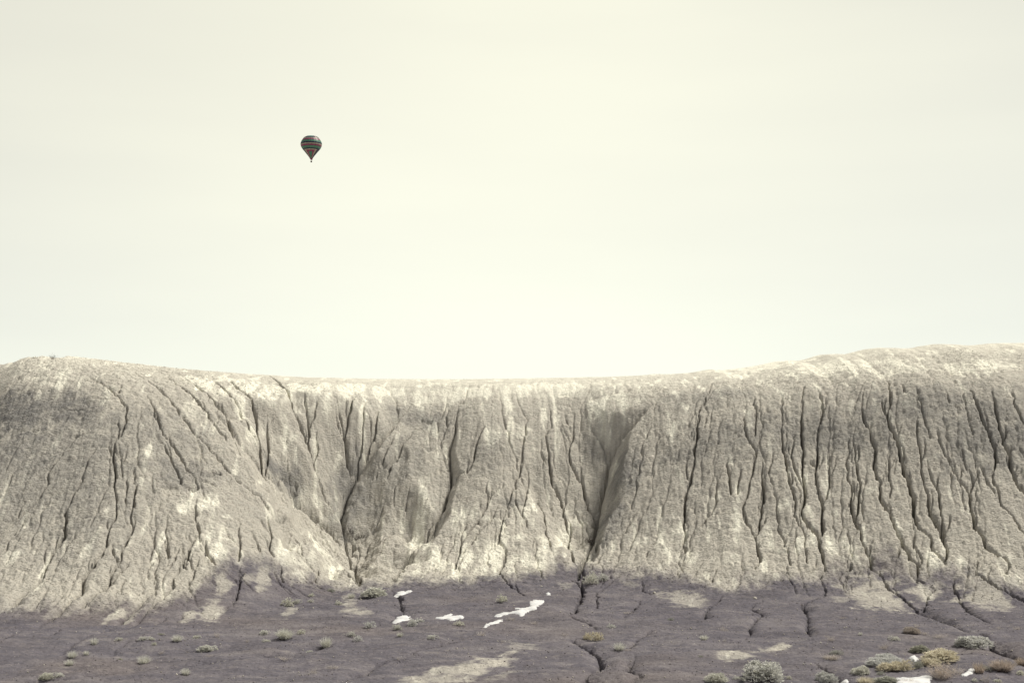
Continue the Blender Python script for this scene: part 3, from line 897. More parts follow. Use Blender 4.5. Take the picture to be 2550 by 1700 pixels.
balloon = empty('hot_air_balloon', ((bal_u - U0) / F * BD, BD, CAMZ + (VH - (325 + 1385 / 17.42)) / F * BD))
label(balloon, 'hot-air balloon with navy, green, cream and magenta bands floating in the pale sky', 'balloon')
navy = plain('navy_fabric', (.007, .008, .045), .45, .1, 1, .25, .4)
green = plain('green_fabric', (.075, .20, .135), .45, .12, 1, .3, .4)
magenta = plain('magenta_fabric', (.23, .025, .10), .45, .12, 1, .3, .4)
cream = plain('cream_fabric', (.36, .32, .245), .45, .1, 1, .3, .4)
teal = plain('teal_fabric', (.05, .22, .18), .45, .1, 1, .3, .4)
FAB = [navy, green, magenta, cream, teal]
PY = [245, 248, 260, 280, 300, 350, 400, 480, 560, 620, 700, 760, 830, 900, 1000, 1100, 1180, 1230, 1262]
PR = [0, 135, 215, 262, 294, 346, 380, 430, 455, 458, 437, 410, 362, 300, 220, 140, 82, 55, 50]


def brad(cy):
    return float(np.interp(cy, PY, PR)) * BK


BANDS = [('crown_panel', 247, 360), ('fabric_band', 360, 400), ('fabric_band', 400, 460), ('fabric_band', 460, 555), ('fabric_band', 555, 610),
         ('fabric_band', 610, 660), ('fabric_band', 660, 720), ('fabric_band', 720, 812), ('fabric_band', 812, 855), ('lower_panel', 855, 1215), ('skirt', 1215, 1266)]
BCOL = {360: 3, 400: 2, 460: 1, 555: 0, 610: 3, 660: 2, 720: 1, 812: 0}
NA = 96
for nm, y0, y1 in BANDS:
    nr = max(2, int((y1 - y0) / 18))
    V, Fc, MI = [], [], []
    for j in range(nr + 1):
        cy = y0 + (y1 - y0) * j / nr
        for i in range(NA):
            a = 2 * math.pi * i / NA
            r = brad(cy) * (1 + .018 * abs(math.sin(a * 12)) - .006)
            zz = bz(cy)
            if nm == 'skirt':
                zz -= (j / nr) * .25 * math.sin(a) * 1.2
            V.append((r * math.sin(a), -r * math.cos(a), zz))
    for j in range(nr):
        cy = y0 + (y1 - y0) * (j + .5) / nr
        for i in range(NA):
            k = (i + 1) % NA
            Fc.append((j * NA + i, (j + 1) * NA + i, (j + 1) * NA + k, j * NA + k))
            phi = abs(((i + .5) / NA * 360 + 90) % 180 - 90)
            if nm == 'crown_panel':
                p4 = abs(((i + .5) / NA * 360 + 45) % 90 - 45)
                c_ = 4 if (cy < 330 and p4 < 22) else (0 if p4 < 38 else 3)
            elif nm == 'lower_panel':
                t = (cy - 855) / 375
                c_ = 0 if phi > 56 - 14 * t else 3 if (cy < 893 or phi > 38 - 8 * t) else 2 if (cy < 942 or phi > 18) else 1
            elif nm == 'skirt':
                c_ = 2
            else:
                c_ = BCOL[y0]
            MI.append(c_)
    if nm == 'crown_panel':
        Fc.append(tuple(range(NA))[::-1]); MI.append(4)
    mesh_obj(nm, V, Fc, FAB, balloon, MI, True)
wick = plain('dark_wicker', (.045, .03, .02), .8, .3, 5)
steel = plain('burner_steel', (.12, .12, .13), .4, .1, 5)
bv, bf = box((0, 0, .58), (1.15, 1.0, 1.05), .12)
bsk = mesh_obj('basket', bv, bf, wick, balloon)
rim_parts = []
for a in ((-1, -1), (1, -1), (1, 1), (-1, 1)):
    b = (-a[1], a[0])
    rim_parts.append(tube((a[0] * .58, a[1] * .51, 1.13), (b[0] * .58, b[1] * .51, 1.13), .06))
v, f = join(rim_parts)
mesh_obj('rim', v, f, wick, bsk)
for a in ((-1, -1), (1, -1), (1, 1), (-1, 1)):
    v, f = tube((a[0] * .5, a[1] * .44, 1.1), (a[0] * .28, a[1] * .28, 1.9), .03)
    mesh_obj('upright', v, f, steel, bsk)
v, f = join([tube((-.2, 0, 1.85), (-.2, 0, 2.2), .11, 10), tube((.2, 0, 1.85), (.2, 0, 2.2), .11, 10), tube((-.3, -.3, 1.9), (.3, -.3, 1.9), .03),
             tube((-.3, .3, 1.9), (.3, .3, 1.9), .03), tube((-.3, 0, 1.88), (.3, 0, 1.88), .03)])
mesh_obj('burner', v, f, steel, balloon)
for k in range(8):
    a = 2 * math.pi * k / 8 + .2
    r = brad(1225)
    v, f = tube((.3 * math.cos(a), .3 * math.sin(a), 1.9), (r * math.cos(a), r * math.sin(a), bz(1225)), .012, 4)
    mesh_obj('cable', v, f, steel, balloon)

# ------------------------------------------------------------------ snow patches
m_snow, nt, b = mat('snow')
tc_ = N(nt, 'ShaderNodeTexCoord').outputs['Object']
L(nt, mixc(nt, mrange(nt, noise_tex(nt, tc_, 2.5, 4), .35, .7), (.47, .47, .47), (.62, .62, .61)), b.inputs['Base Color'])
b.inputs['Roughness'].default_value = .7
b.inputs['Subsurface Weight'].default_value = .15
b.inputs['Subsurface Radius'].default_value = (.02, .025, .03)
sb = N(nt, 'ShaderNodeBump'); sb.inputs['Strength'].default_value = .4; sb.inputs['Distance'].default_value = .03
L(nt, noise_tex(nt, tc_, 14, 4), sb.inputs['Height']); L(nt, sb.outputs[0], b.inputs['Normal'])


def chaikin(p, n=1):
    for _ in range(n):
        q = []
        for a, b_ in zip(p, p[1:] + p[:1]):
            q += [(a[0] * .75 + b_[0] * .25, a[1] * .75 + b_[1] * .25), (a[0] * .25 + b_[0] * .75, a[1] * .25 + b_[1] * .75)]
        p = q
    return p


def snow(crop, pts, lab, thick=.035, group=None):
    px_ = chaikin(PX(crop, pts), 1)
    pw = [hit(u, v, ZS)[:2] for u, v in px_]
    P = np.array(pw)
    x0, y0 = P.min(0) - .05; x1, y1 = P.max(0) + .05
    sx, sy = .035, max(.035, (y1 - y0) / 90)
    gx, gy = np.arange(x0, x1 + sx, sx), np.arange(y0, y1 + sy, sy)
    GX_, GY_ = np.meshgrid(gx, gy)
    ins = np.zeros(GX_.shape, bool); dist = np.full(GX_.shape, 9.)
    for (ax, ay), (bx_, by_) in zip(P, np.roll(P, -1, 0)):
        cond = ((ay > GY_) != (by_ > GY_))
        with np.errstate(divide='ignore', invalid='ignore'):
            xi = (bx_ - ax) * (GY_ - ay) / (by_ - ay) + ax
        ins ^= cond & (GX_ < xi)
        dx, dy = bx_ - ax, by_ - ay
        t = np.clip(((GX_ - ax) * dx + (GY_ - ay) * dy) / (dx * dx + dy * dy + 1e-12), 0, 1)
        dist = np.minimum(dist, np.hypot(GX_ - ax - t * dx, GY_ - ay - t * dy))
    sd = np.where(ins, dist, -dist) + .07 * fbm(GX_ * 3.5, GY_ * 3.5, 3, .7)
    keep = sd > -.06
    h_ = thick * np.sqrt(np.clip((sd + .01) / .16, 0, 1)) - .03 * (sd < 0) + .012 * fbm(GX_ * 3, GY_ * 3 + 9, 2)
    zz = bilin(ZS, GX_.ravel(), GY_.ravel()).reshape(GX_.shape) + h_
    cx_, cy_ = P.mean(0)
    cz = land(cx_, cy_)
    ids = -np.ones(GX_.shape, int)
    V, Fc = [], []
    cell = keep[:-1, :-1] & keep[1:, :-1] & keep[:-1, 1:] & keep[1:, 1:]
    for j, i in zip(*np.nonzero(cell)):
        q = []
        for a, c in ((j, i), (j, i + 1), (j + 1, i + 1), (j + 1, i)):
            if ids[a, c] < 0:
                ids[a, c] = len(V); V.append((GX_[a, c] - cx_, GY_[a, c] - cy_, zz[a, c] - cz))
            q.append(int(ids[a, c]))
        Fc.append(tuple(q))
    o = mesh_obj('snow_patch', V, Fc, m_snow, None, None, True)
    o.location = (cx_, cy_, cz)
    label(o, lab, 'snow patch', group or 'leftover snow patches on the flat')
    return o


# the lie of the land under snow and plants, cracks smoothed out a little
ZS = np.maximum(ZT, Z1 - swale * .5 - .03)


def oval(cx, cy, rx, ry, n=9):
    return [(cx + rx * math.cos(2 * math.pi * k / n) * random.uniform(.8, 1.15), cy + ry * math.sin(2 * math.pi * k / n) * random.uniform(.8, 1.15)) for k in range(n)]


snow(5, [(1265, 520), (1290, 495), (1350, 482), (1425, 478), (1420, 490), (1360, 505), (1300, 527), (1270, 532)], 'narrow snow strip above the dark gully hole at the hill foot')
snow(5, [(1235, 782), (1260, 745), (1300, 715), (1340, 700), (1385, 725), (1425, 735), (1400, 745), (1340, 755), (1290, 775)], 'wedge of snow lying behind two small grey-green shrubs')
snow(5, [(1625, 730), (1690, 715), (1740, 698), (1770, 695), (1790, 715), (1840, 706), (1890, 712), (1885, 735), (1830, 740), (1790, 755), (1755, 752), (1740, 738), (1690, 738)], 'ragged snow patch with a thin tail between the wedge and the strips')
snow(5, [(2062, 805), (2110, 785), (2160, 765), (2210, 742), (2252, 745), (2230, 765), (2170, 785), (2120, 805), (2085, 822)], 'slim slanting snow strip just before the largest branching snow patch')
snow(6, [(-180, 715), (-150, 690), (-80, 680), (0, 668), (50, 652), (10, 648), (30, 630), (80, 645), (130, 635), (150, 610), (140, 590), (160, 572), (220, 566), (280, 572), (270, 590), (230, 615), (200, 655), (140, 665), (110, 690), (60, 715), (45, 705), (65, 688), (0, 686), (-60, 700), (-110, 715), (-160, 722)],
     'largest branching white snow patch on the purple flat')
snow(6, oval(315, 510, 20, 10), 'small scrap of snow behind the largest snow patch', .05)
snow(7, [(1150, 1290), (1250, 1275), (1320, 1280), (1400, 1265), (1450, 1255), (1500, 1270), (1515, 1290), (1490, 1320), (1400, 1345), (1200, 1345)], 'broad snow patch among yellowish brush', .05)
snow(7, [(1780, 1240), (1820, 1215), (1860, 1198), (1895, 1205), (1880, 1235), (1830, 1255), (1800, 1258)], 'short snow patch beside dry orange grass', .05)
snow(7, [(690, 1320), (700, 1300), (730, 1296), (745, 1315), (740, 1335), (700, 1335)], 'small rounded snow lump beside a grey bush', .05)
snow(7, oval(1345, 1112, 38, 18), 'little snow cap between two yellow bushes', .10)

# ------------------------------------------------------------------ shrubs, grass and twigs
m_sage = plain('sage_leaf', (.70, .665, .57), .85, .35, 9, .32, .1, .5)
m_green = plain('green_sage_leaf', (.43, .425, .345), .85, .35, 9, .32, .1, .4)
m_straw = plain('straw', (.78, .74, .63), .8, .3, 9, .32, .1, .1)
m_yel = plain('yellow_brush', (.78, .665, .53), .8, .3, 9, .32, .1, 0.)
m_dry = plain('dry_twig', (.54, .48, .41), .85, .3, 9, .32, .1, .4)
m_rust = plain('rusty_grass', (.54, .46, .38), .8, .3, 9, .32, .1, .2)
m_stem = plain('grey_stem', (.075, .062, .055), .9, .3, 9, 0, .1, .3)
rr = random.Random(5)


class Mesh:
    def __init__(s):
        s.v, s.f = [], []

    def leaf(s, p, d, w, n=None):
        d = Vector(d); side = d.cross(Vector((rr.uniform(-1, 1), rr.uniform(-1, 1), rr.uniform(-1, 1)))).normalized() * w
        p = Vector(p); o = len(s.v)
        s.v += [tuple(p), tuple(p + d * .5 + side), tuple(p + d), tuple(p + d * .5 - side)]
        s.f.append((o, o + 1, o + 2, o + 3))

    def blade(s, p, d, w, bend=(0, 0, 0), seg=3):
        p, d, bd = Vector(p), Vector(d), Vector(bend)
        side = d.cross(Vector((rr.uniform(-1, 1), rr.uniform(-1, 1), .2))).normalized() * w
        o = len(s.v)
        for k in range(seg + 1):
            t = k / seg
            c = p + d * t + bd * t * t
            ww = side * (1 - .85 * t)
            s.v += [tuple(c + ww), tuple(c - ww)]
        for k in range(seg):
            s.f.append((o + 2 * k, o + 2 * k + 1, o + 2 * k + 3, o + 2 * k + 2))


def rdir(zmin=0., zmax=1.):
    a = rr.uniform(0, 2 * math.pi); z = rr.uniform(zmin, zmax)
    r = math.sqrt(max(0, 1 - z * z))
    return Vector((r * math.cos(a), r * math.sin(a), z))


def build_variant(kind, n):
    """leaves and stems of one plant in a unit box: radius .5, height 1"""
    fo, st = Mesh(), Mesh()
    if kind in ('sage', 'brush'):
        lobes = [(Vector((rr.uniform(-.28, .28), rr.uniform(-.25, .25), 0)), rr.uniform(.22, .34), rr.uniform(.6, 1.0)) for _ in range(rr.randint(4, 7))]
        for c, r, hh in lobes:
            for q in range(6):
                d = rdir(.2, .95)
                tip = Vector((c.x + d.x * r * .8, c.y + d.y * r * .8, d.z * hh * .8))
                st.blade((c.x * .35, c.y * .35, -.05), tip - Vector((c.x * .35, c.y * .35, -.05)), .012, (0, 0, .02))
        tw = n // 9
        for k in range(tw):
            c, r, hh = rr.choice(lobes)
            d = rdir(-.12, 1)
            rad = rr.uniform(.72, 1.06)
            p = Vector((c.x + d.x * r * rad, c.y + d.y * r * rad, max(.03, .12 * hh + d.z * hh * .84 * rad)))
            up = Vector((d.x * .6, d.y * .6, .55 + .6 * d.z)).normalized()
            for q in range(9):
                l = rr.uniform(.06, .13) if kind == 'sage' else rr.uniform(.10, .22)
                dd = (up + rdir(-1, 1) * (.75 if kind == 'sage' else .4)).normalized() * l
                dd.z *= 1.2
                fo.leaf(p + rdir(-1, 1) * .03, dd, l * (.17 if kind == 'sage' else .085))
    elif kind == 'tuft':
        for k in range(n // 3):
            a = rr.uniform(0, 2 * math.pi); rb = .16 * math.sqrt(rr.random()); lean = rr.uniform(.02, .42) ** 1.0
            p = (rb * math.cos(a), rb * math.sin(a), -.03)
            h = rr.uniform(.55, 1.0) * (1 - .5 * lean)
            fo.blade(p, (lean * .75 * math.cos(a), lean * .75 * math.sin(a), h), .013, (lean * .25 * math.cos(a), lean * .25 * math.sin(a), -.28 * lean))
        for k in range(90):
            a = rr.uniform(0, 2 * math.pi)
            st.blade((rr.uniform(-.15, .15), rr.uniform(-.15, .15), -.04), (.26 * math.cos(a), .26 * math.sin(a), rr.uniform(.05, .22)), .018)
    elif kind == 'dry':
        for k in range(n // 10):
            a = rr.uniform(0, 2 * math.pi); l = rr.uniform(.2, .5); h = rr.uniform(.3, 1.)
            p0 = Vector((rr.uniform(-.2, .2), rr.uniform(-.15, .15), -.03)); d = Vector((l * math.cos(a), l * math.sin(a), h))
            st.blade(p0, d, .010, (.1 * math.cos(a), .1 * math.sin(a), -.15))
            for q in range(3):
                t = rr.uniform(.35, .95)
                b_ = p0 + d * t
                e = (d.normalized() + rdir(-.3, 1) * .8).normalized() * rr.uniform(.1, .25)
                fo.blade(b_, e, .008, (0, 0, -.02), 2)
                fo.leaf(b_ + e, rdir(-.2, 1) * .06, .012)
    return (fo.v, fo.f), (st.v, st.f)


VAR = {}


def variant(kind, big, k):
    key = (kind, big, k)
    if key not in VAR:
        n = {('sage', 0): 1300, ('sage', 1): 5200, ('brush', 0): 1500, ('brush', 1): 5600, ('tuft', 0): 900, ('tuft', 1): 1800, ('dry', 0): 420, ('dry', 1): 1500}[(kind, big)]
        (fv, ff), (sv, sf) = build_variant(kind, n)
        a = bpy.data.meshes.new('foliage'); a.from_pydata(fv, [], ff); a.update()
        b_ = bpy.data.meshes.new('stems'); b_.from_pydata(sv, [], sf); b_.update()
        VAR[key] = (a, b_)
    return VAR[key]


_mcache = {}


def mat_mesh(me, m):
    k = (me.name, m.name)
    if k not in _mcache:
        c = me.copy(); c.materials.clear(); c.materials.append(m)
        _mcache[k] = c
    return _mcache[k]


def plant(crop, cx, cy, w, h, kind, leafm, lab=None, cat='shrub', group=None, name='shrub', stemm=None):
    (u, v), = PX(crop, [(cx, cy)])
    s = CROP[crop][2]
    x, y, z = hit(u, v, ZT)
    wm = w * s * y / F * 1.06
    hm = h * s * y / F
    if w * s < 35:
        wm *= 1.12; hm *= 1.12
    y2 = y + wm * .22
    x2 = (u - U0) / F * y2
    big = 1 if w * s > 40 else 0
    fm, sm = variant(kind, big, rr.randint(0, 3 if not big else 2))
    e = empty(name, (x2, y2, land(x2, y2) - .015), rr.uniform(0, 6.28))
    if kind in ('sage', 'brush'):
        wm *= .88; hm *= .8
    elif kind == 'tuft':
        wm *= 1.15; hm *= 1.2
    e.scale = (wm, wm, hm)
    for nm, me, m in (('foliage', fm, leafm), ('stems', sm, stemm or m_stem)):
        o = bpy.data.objects.new(nm, mat_mesh(me, m))
        col.objects.link(o)
        o.parent = e
    label(e, lab, cat, group)
    return e


SG = ('small grey-green cushion shrub', 'small cushion shrubs on the clay flat')
TG = ('spiky tuft of pale dry grass', 'dry grass tufts on the clay flat')
DG = ('sparse dry twiggy plant', 'sparse dry twigs on the clay flat')
LG = ('tiny low dark mat plant', 'low mat plants on the clay flat')
GENERIC = []
LANDMARKS = [(5, 1085, 532, 'the wide ravine-mouth shrub'), (5, 1340, 750, 'the wedge of snow'), (6, 150, 620, 'the largest snow patch'),
             (4, 1900, 1030, 'the wide flat pale shrub'), (4, 480, 1290, 'the two touching pale shrubs'), (5, 250, 930, 'the broad bristly grass clump'),
             (6, 715, 930, 'the tan bush pair'), (6, 2275, 1325, 'the large dense grey-green bush'), (7, 1570, 1135, 'the largest yellow bush'),
             (7, 1895, 1002, 'the large ragged grey shrub'), (7, 100, 995, 'the oval pale clay patch'), (5, 1900, 1200, 'the long pale clay patch'),
             (5, 2242, 587, 'the neat round shrub'), (6, 715, 422, 'the upright pale brush'), (7, 1850, 1230, 'the short snow patch')]
ORD = ['nearest to', 'second nearest to', 'third nearest to', 'fourth nearest to', 'fifth nearest to', 'sixth nearest to', 'seventh nearest to', 'eighth nearest to', 'ninth nearest to', 'tenth nearest to']


def generic(o, what):
    GENERIC.append((o, what))


def label_generic():
    """tell look-alikes apart by the landmark they stand nearest to"""
    marks = [(hit(*PX(c, [(x, y)])[0], ZT), t) for c, x, y, t in LANDMARKS]
    bins = {}
    for o, what in GENERIC:
        d = [math.hypot(o.location.x - m[0], o.location.y - m[1]) for m, t in marks]
        k = int(np.argmin(d))
        bins.setdefault((what, k), []).append((d[k], o))
    for (what, k), lst in bins.items():
        for r_, (d, o) in enumerate(sorted(lst, key=lambda q: q[0])):
            o['label'] = what + ', ' + (ORD[r_] + ' ' if len(lst) > 1 else 'near ') + marks[k][1]


def sage(c, *a):
    for cx, cy, w, h in a:
        generic(plant(c, cx, cy, w, h, 'sage', m_sage, None, 'shrub', SG[1]), SG[0])


def tuft(c, *a):
    for cx, cy, w, h in a:
        generic(plant(c, cx, cy, w, h, 'tuft', m_straw, None, 'grass tuft', TG[1], 'grass_tuft'), TG[0])


def dry(c, *a):
    for cx, cy, w, h in a:
        generic(plant(c, cx, cy, w, h, 'dry', m_dry, None, 'dry plant', DG[1], 'dry_plant', m_dry), DG[0])


def low(c, *a):
    for cx, cy, w, h in a:
        generic(plant(c, cx, cy, w, h, 'sage', m_green, None, 'mat plant', LG[1], 'mat_plant'), LG[0])


sage(4, (1090, 940, 70, 45), (1310, 935, 90, 45), (1385, 935, 70, 40), (1410, 980, 55, 40), (1800, 910, 80, 40))
tuft(4, (860, 975, 75, 65), (1620, 950, 100, 60), (660, 1100, 90, 65), (790, 1070, 60, 40), (635, 1165, 85, 55), (1315, 1145, 120, 75), (1700, 1255, 90, 60))
dry(4, (1985, 905, 70, 50), (2260, 950, 50, 30), (1475, 1060, 70, 45), (1920, 1080, 70, 25))
low(4, (1465, 885, 55, 25), (1095, 1110, 55, 25))
plant(4, 1900, 1030, 175, 65, 'sage', m_sage, 'wide flat pale shrub with a twiggy dark underside, alone on the flat', 'shrub', SG[1])
plant(4, 430, 1300, 150, 80, 'sage', m_sage, 'larger of two touching pale shrubs by a long ground crack', 'shrub', SG[1])
plant(4, 530, 1280, 115, 60, 'sage', m_sage, 'smaller of two touching pale shrubs by a long ground crack', 'shrub', SG[1])
sage(5, (500, 535, 60, 40), (490, 585, 60, 35), (745, 605, 75, 55), (60, 880, 110, 55), (405, 875, 80, 55), (80, 945, 75, 40), (870, 900, 90, 60), (925, 940, 90, 60),
     (1025, 825, 110, 75), (480, 1040, 70, 35), (1610, 920, 100, 45), (1845, 805, 90, 55), (370, 600, 80, 50))
tuft(5, (865, 550, 70, 50), (635, 1000, 110, 95), (1310, 900, 60, 40))
dry(5, (2320, 750, 80, 45), (2050, 890, 100, 45), (260, 1120, 120, 45), (700, 1195, 120, 40), (2250, 950, 40, 25), (1740, 1030, 40, 20), (1285, 1120, 50, 30), (975, 1040, 40, 20), (515, 1240, 75, 60))
low(5, (675, 490, 85, 45))
plant(5, 280, 625, 120, 95, 'sage', m_sage, 'tall loose grey shrub on the purple slope below the left mound', 'shrub', SG[1])
plant(5, 1085, 532, 262, 108, 'sage', m_sage, 'wide dense pale shrub plugging the mouth of the ravine', 'shrub')
plant(5, 250, 930, 165, 98, 'tuft', m_straw, 'broad bristly clump of pale dry grass with tall stalks', 'grass tuft', TG[1], 'grass_tuft')
plant(5, 1420, 808, 135, 92, 'sage', m_sage, 'rounded pale shrub overlapping the wedge of snow', 'shrub', SG[1])
plant(5, 1485, 765, 85, 48, 'sage', m_sage, 'low shrub tucked behind the rounded one by the snow wedge', 'shrub', SG[1])
plant(5, 1290, 842, 105, 66, 'sage', m_sage, 'small shrub just in front of the wedge of snow', 'shrub', SG[1])
plant(5, 2242, 587, 132, 102, 'sage', m_sage, 'neat round grey-green shrub alone below the central spur', 'shrub', SG[1])
plant(6, 585, 390, 145, 70, 'sage', m_green, 'dark shrub leaning over the gully below the deep ravine', 'shrub')
plant(6, 715, 422, 120, 125, 'brush', m_straw, 'upright pale brush at the mouth of the deep ravine', 'shrub')
plant(6, 815, 402, 115, 82, 'sage', m_sage, 'rounded shrub beside the upright brush at the deep ravine mouth', 'shrub')
plant(6, 678, 928, 95, 70, 'brush', m_yel, 'smaller half of a tan bush pair at the zigzag crack', 'shrub')
plant(6, 758, 938, 100, 98, 'brush', m_yel, 'taller half of a tan bush pair at the zigzag crack', 'shrub')
sage(6, (890, 820, 80, 55))
tuft(6, (965, 1030, 110, 70), (1740, 930, 80, 45))
dry(6, (1050, 1032, 80, 20), (1920, 845, 90, 40), (1925, 945, 40, 25), (185, 790, 60, 35), (460, 890, 60, 25), (1030, 700, 80, 20))
low(6, (1435, 750, 60, 35), (1710, 1085, 45, 25))
plant(6, 1850, 1318, 205, 112, 'brush', m_straw, 'straw-coloured bush just beside the large dense grey-green bush', 'shrub')
sage(6, (2045, 1292, 90, 50))
plant(6, 2275, 1325, 400, 235, 'sage', m_sage, 'large dense grey-green bush on the open purple flat', 'shrub')
sage(7, (205, 1290, 60, 45), (1165, 940, 110, 60), (2110, 1315, 90, 40), (1900, 1312, 70, 40), (2320, 1250, 100, 60))
tuft(7, (855, 885, 40, 30))
dry(7, (705, 860, 35, 25), (590, 940, 90, 50), (545, 900, 40, 25), (1070, 1020, 90, 55), (1375, 815, 70, 30), (1440, 885, 85, 35), (590, 1115, 170, 50), (2130, 830, 60, 30), (2290, 835, 70, 35),
    (490, 790, 35, 20), (690, 740, 60, 20), (585, 755, 40, 18))
plant(7, 640, 1062, 112, 50, 'sage', m_green, 'dark low shrub above a mat of dry twigs', 'shrub', SG[1])
plant(7, 550, 1318, 175, 125, 'brush', m_sage, 'grey upright bush beside the small rounded snow lump', 'shrub')
plant(7, 860, 1252, 155, 98, 'brush', m_straw, 'pale rounded bush standing apart from the yellow bushes', 'shrub')
plant(7, 1330, 872, 155, 78, 'brush', m_dry, 'tan scrubby bush highest up the slope above the yellow bushes', 'shrub')
plant(7, 1580, 908, 135, 50, 'dry', m_dry, 'flat dry twiggy bush beside the tan scrubby bush', 'shrub', None, 'shrub', m_dry)
plant(7, 1385, 1045, 195, 82, 'sage', m_green, 'olive green low shrub just behind the yellow bushes', 'shrub')
plant(7, 1090, 1160, 335, 118, 'brush', m_sage, 'wide feathery grey bush behind the yellow bushes', 'shrub')
plant(7, 1130, 1218, 200, 112, 'brush', m_yel, 'yellow bush in front of the wide feathery grey bush', 'shrub')
plant(7, 1268, 1212, 125, 110, 'brush', m_yel, 'narrow yellow bush next to the little snow cap', 'shrub')
plant(7, 1375, 1190, 125, 95, 'sage', m_green, 'dark shrub holding the little snow cap', 'shrub')
plant(7, 1570, 1135, 330, 135, 'brush', m_yel, 'largest yellow bush, wide and rounded', 'shrub')
plant(7, 1500, 1168, 165, 85, 'brush', m_yel, 'low yellow bush at the front of the largest yellow bush', 'shrub')
plant(7, 1895, 1002, 300, 135, 'sage', m_sage, 'large ragged grey shrub beside the big ground crack', 'shrub')
plant(7, 1600, 1295, 265, 155, 'dry', m_rust, 'tangle of bare tan twigs behind the broad snow patch', 'shrub', None, 'shrub', m_dry)
plant(7, 1740, 1245, 145, 82, 'dry', m_dry, 'greyish twig tangle beside the short snow patch', 'shrub', None, 'shrub', m_dry)
plant(7, 1940, 1235, 135, 112, 'tuft', m_rust, 'upright clump of orange dry grass beside the short snow patch', 'grass tuft', None, 'grass_tuft')
plant(7, 2150, 1225, 245, 112, 'tuft', m_rust, 'widest spread of rusty orange dry grass', 'grass tuft', None, 'grass_tuft')
plant(7, 2335, 1165, 125, 72, 'tuft', m_rust, 'small rusty grass clump above the widest rusty grass', 'grass tuft', None, 'grass_tuft')
plant(7, 2010, 1218, 112, 62, 'sage', m_green, 'dark shrub between two clumps of orange grass', 'shrub')
plant(7, 1040, 1252, 85, 50, 'sage', m_green, 'small dark shrub at the foot of the yellow bush', 'shrub')
plant(7, 1060, 1325, 285, 72, 'sage', m_green, 'long green-grey shrub before the broad snow patch', 'shrub')
plant(7, 900, 1332, 155, 72, 'tuft', m_yel, 'orange-yellow grass clump beside the long green-grey shrub', 'grass tuft', None, 'grass_tuft')
plant(7, 1290, 1325, 112, 52, 'dry', m_rust, 'dry twigs poking through the broad snow patch', 'dry plant', None, 'dry_plant', m_dry)
plant(7, 2010, 1325, 80, 92, 'dry', m_dry, 'thin dry stalks standing before the dark shrub', 'dry plant', None, 'dry_plant', m_dry)
# twigs and tangles up on the hill and in the ravines
plant(1, 345, 142, 40, 34, 'dry', m_stem, 'lone dark twig standing on the crest of the rounded dome', 'dry plant', None, 'dry_plant')
GT = ('tangle of dark dead brush', 'dead brush in the ravines')
for c, cx, cy, w, h in ((2, 190, 1330, 90, 70), (2, 215, 1370, 70, 45), (2, 260, 1330, 60, 40), (5, 905, 340, 110, 80), (5, 960, 390, 100, 70), (5, 1265, 400, 80, 60), (5, 1000, 290, 80, 50), (2, 1745, 1345, 80, 60), (2, 1790, 1345, 70, 50), (6, 690, 60, 80, 60), (1, 1920, 1105, 45, 40)):
    generic(plant(c, cx, cy, w, h, 'dry', m_stem, None, 'dead brush', GT[1], 'dead_brush', m_stem), GT[0])

# ------------------------------------------------------------------ stones
m_stone = plain('pale_stone', (.46, .43, .37), .85, .2, 12)
bm = bmesh.new()
bmesh.ops.create_icosphere(bm, subdivisions=2, radius=1)
for v in bm.verts:
    k = mnoise.noise(v.co * 1.3 + Vector((3, 1, 7)))
    v.co *= 1 + .45 * k
    v.co.z *= .7
sme = bpy.data.meshes.new('stone'); bm.to_mesh(sme); bm.free()
sme.materials.append(m_stone)


def stone(c, cx, cy, w, lab, group=None):
    (u, v), = PX(c, [(cx, cy)])
    x, y, z = hit(u, v, ZT)
    r = w * CROP[c][2] * y / F * .5
    o = bpy.data.objects.new('stone', sme)
    col.objects.link(o)
    o.location = (x, y + r * .4, land(x, y + r * .4) + r * .25)
    o.scale = (r, r * rr.uniform(.7, 1), r * rr.uniform(.6, .9))
    o.rotation_euler = (rr.uniform(-.4, .4), rr.uniform(-.4, .4), rr.uniform(0, 6))
    label(o, lab, 'stone', group)
    return o


stone(6, 1285, 505, 34, 'pale angular stone on the purple slope between two faint rills')
stone(6, 2208, 552, 38, 'grey stone sitting above a thin zigzag crack')
SL = ('small pale loose stone', 'small loose stones on the clay flat')
for c, cx, cy, w in ((4, 695, 858, 16), (4, 1625, 610, 16), (4, 1940, 432, 14), (4, 150, 868, 14), (7, 335, 1155, 16), (7, 735, 402, 12), (7, 553, 967, 14), (6, 250, 443, 22), (6, 1362, 972, 12),
                     (6, 1200, 1015, 10), (5, 515, 640, 18), (5, 430, 412, 12), (5, 1750, 925, 14), (4, 1440, 1185, 16), (4, 890, 855, 12), (5, 1165, 470, 12), (6, 330, 328, 16), (7, 80, 1065, 18), (4, 1840, 1050, 12), (6, 1495, 770, 12)):
    generic(stone(c, cx, cy, w, None, SL[1]), SL[0])
label_generic()

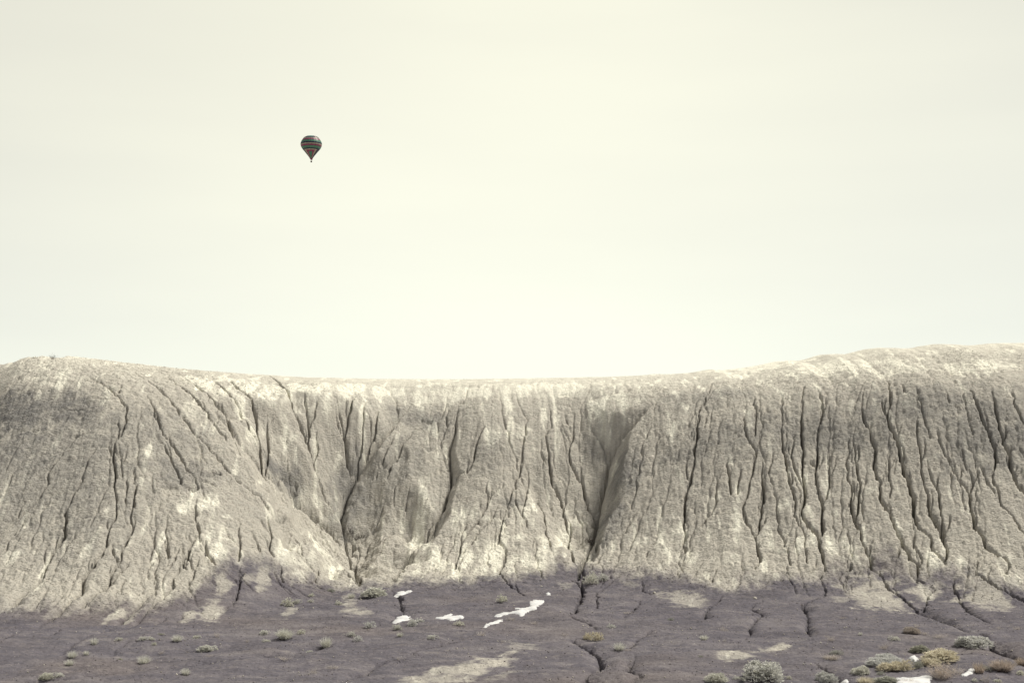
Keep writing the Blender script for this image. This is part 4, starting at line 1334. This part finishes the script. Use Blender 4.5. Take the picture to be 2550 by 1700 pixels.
# ------------------------------------------------------------------ loose crumbs of clay and gravel (too many to count)
def crumbs(name, n, xr, yr, smin_, smax_, m, ok, lab, sd):
    g = np.random.default_rng(sd)
    x = g.uniform(*xr, n); y = g.uniform(*yr, n)
    k = ok(x, y, g)
    x, y = x[k], y[k]; n = len(x)
    z = bilin(ZT, x, y)
    r = smin_ + (smax_ - smin_) * g.random(n) ** 3
    base = np.array([(1, 0, 0), (0, 1, 0), (-1, 0, 0), (0, -1, 0), (0, 0, .9), (0, 0, -.6)], float)
    a = g.uniform(0, 6.28, n); ca, sa = np.cos(a), np.sin(a)
    v = base[None] * (r[:, None, None] * g.uniform(.6, 1.25, (n, 6, 1)))
    vx = v[:, :, 0] * ca[:, None] - v[:, :, 1] * sa[:, None]; vy = v[:, :, 0] * sa[:, None] + v[:, :, 1] * ca[:, None]
    V = np.stack([vx + x[:, None], vy + y[:, None], v[:, :, 2] + z[:, None] + r[:, None] * .2], -1).reshape(-1, 3)
    f = np.array([(0, 1, 4), (1, 2, 4), (2, 3, 4), (3, 0, 4), (1, 0, 5), (2, 1, 5), (3, 2, 5), (0, 3, 5)])
    Fc = (f[None] + np.arange(n)[:, None, None] * 6).reshape(-1, 3)
    me = bpy.data.meshes.new(name)
    me.vertices.add(len(V)); me.vertices.foreach_set('co', V.astype(np.float32).ravel())
    me.loops.add(Fc.size); me.loops.foreach_set('vertex_index', Fc.astype(np.int32).ravel())
    me.polygons.add(len(Fc)); me.polygons.foreach_set('loop_start', np.arange(0, Fc.size, 3, dtype=np.int32))
    me.update(calc_edges=True)
    me.materials.append(m)
    o = bpy.data.objects.new(name, me); col.objects.link(o)
    label(o, lab, name.replace('_', ' '), kind='stuff')


m_crumb = plain('clay_crumb', (.42, .395, .335), .95, .3, 3, 0, .05)
m_grav = plain('dark_gravel', (.19, .172, .175), .95, .45, 5, 0, .05)
m_pgrav = plain('pale_gravel', (.40, .37, .32), .95, .3, 5, 0, .05)
ybf = lambda x: np.interp(x, xs, yb)
crumbs('clay_crumbs', 30000, (-24, 24), (43.5, 60), .010, .030, m_crumb, lambda x, y, g: (y > ybf(x) + .6) & (g.random(len(x)) < .35 + .9 * (perlin(x * .5, y * .5) > 0)), 'loose crumbs of pale clay lying on the eroded hill', 3)
crumbs('dark_gravel', 16000, (-19, 19), (33, 54), .010, .030, m_grav, lambda x, y, g: (y < ybf(x) + .8) & (g.random(len(x)) < .3 + .9 * (perlin(x * .4 + 9, y * .4) > 0)), 'loose dark clods and gravel scattered over the purple flat', 4)
crumbs('pale_gravel', 2600, (-19, 19), (33, 54), .010, .038, m_pgrav, lambda x, y, g: (y < ybf(x) + .8) & (perlin(x * .6 + 3, y * .6) > -.1), 'small pale gravel washed out over the purple flat', 5)
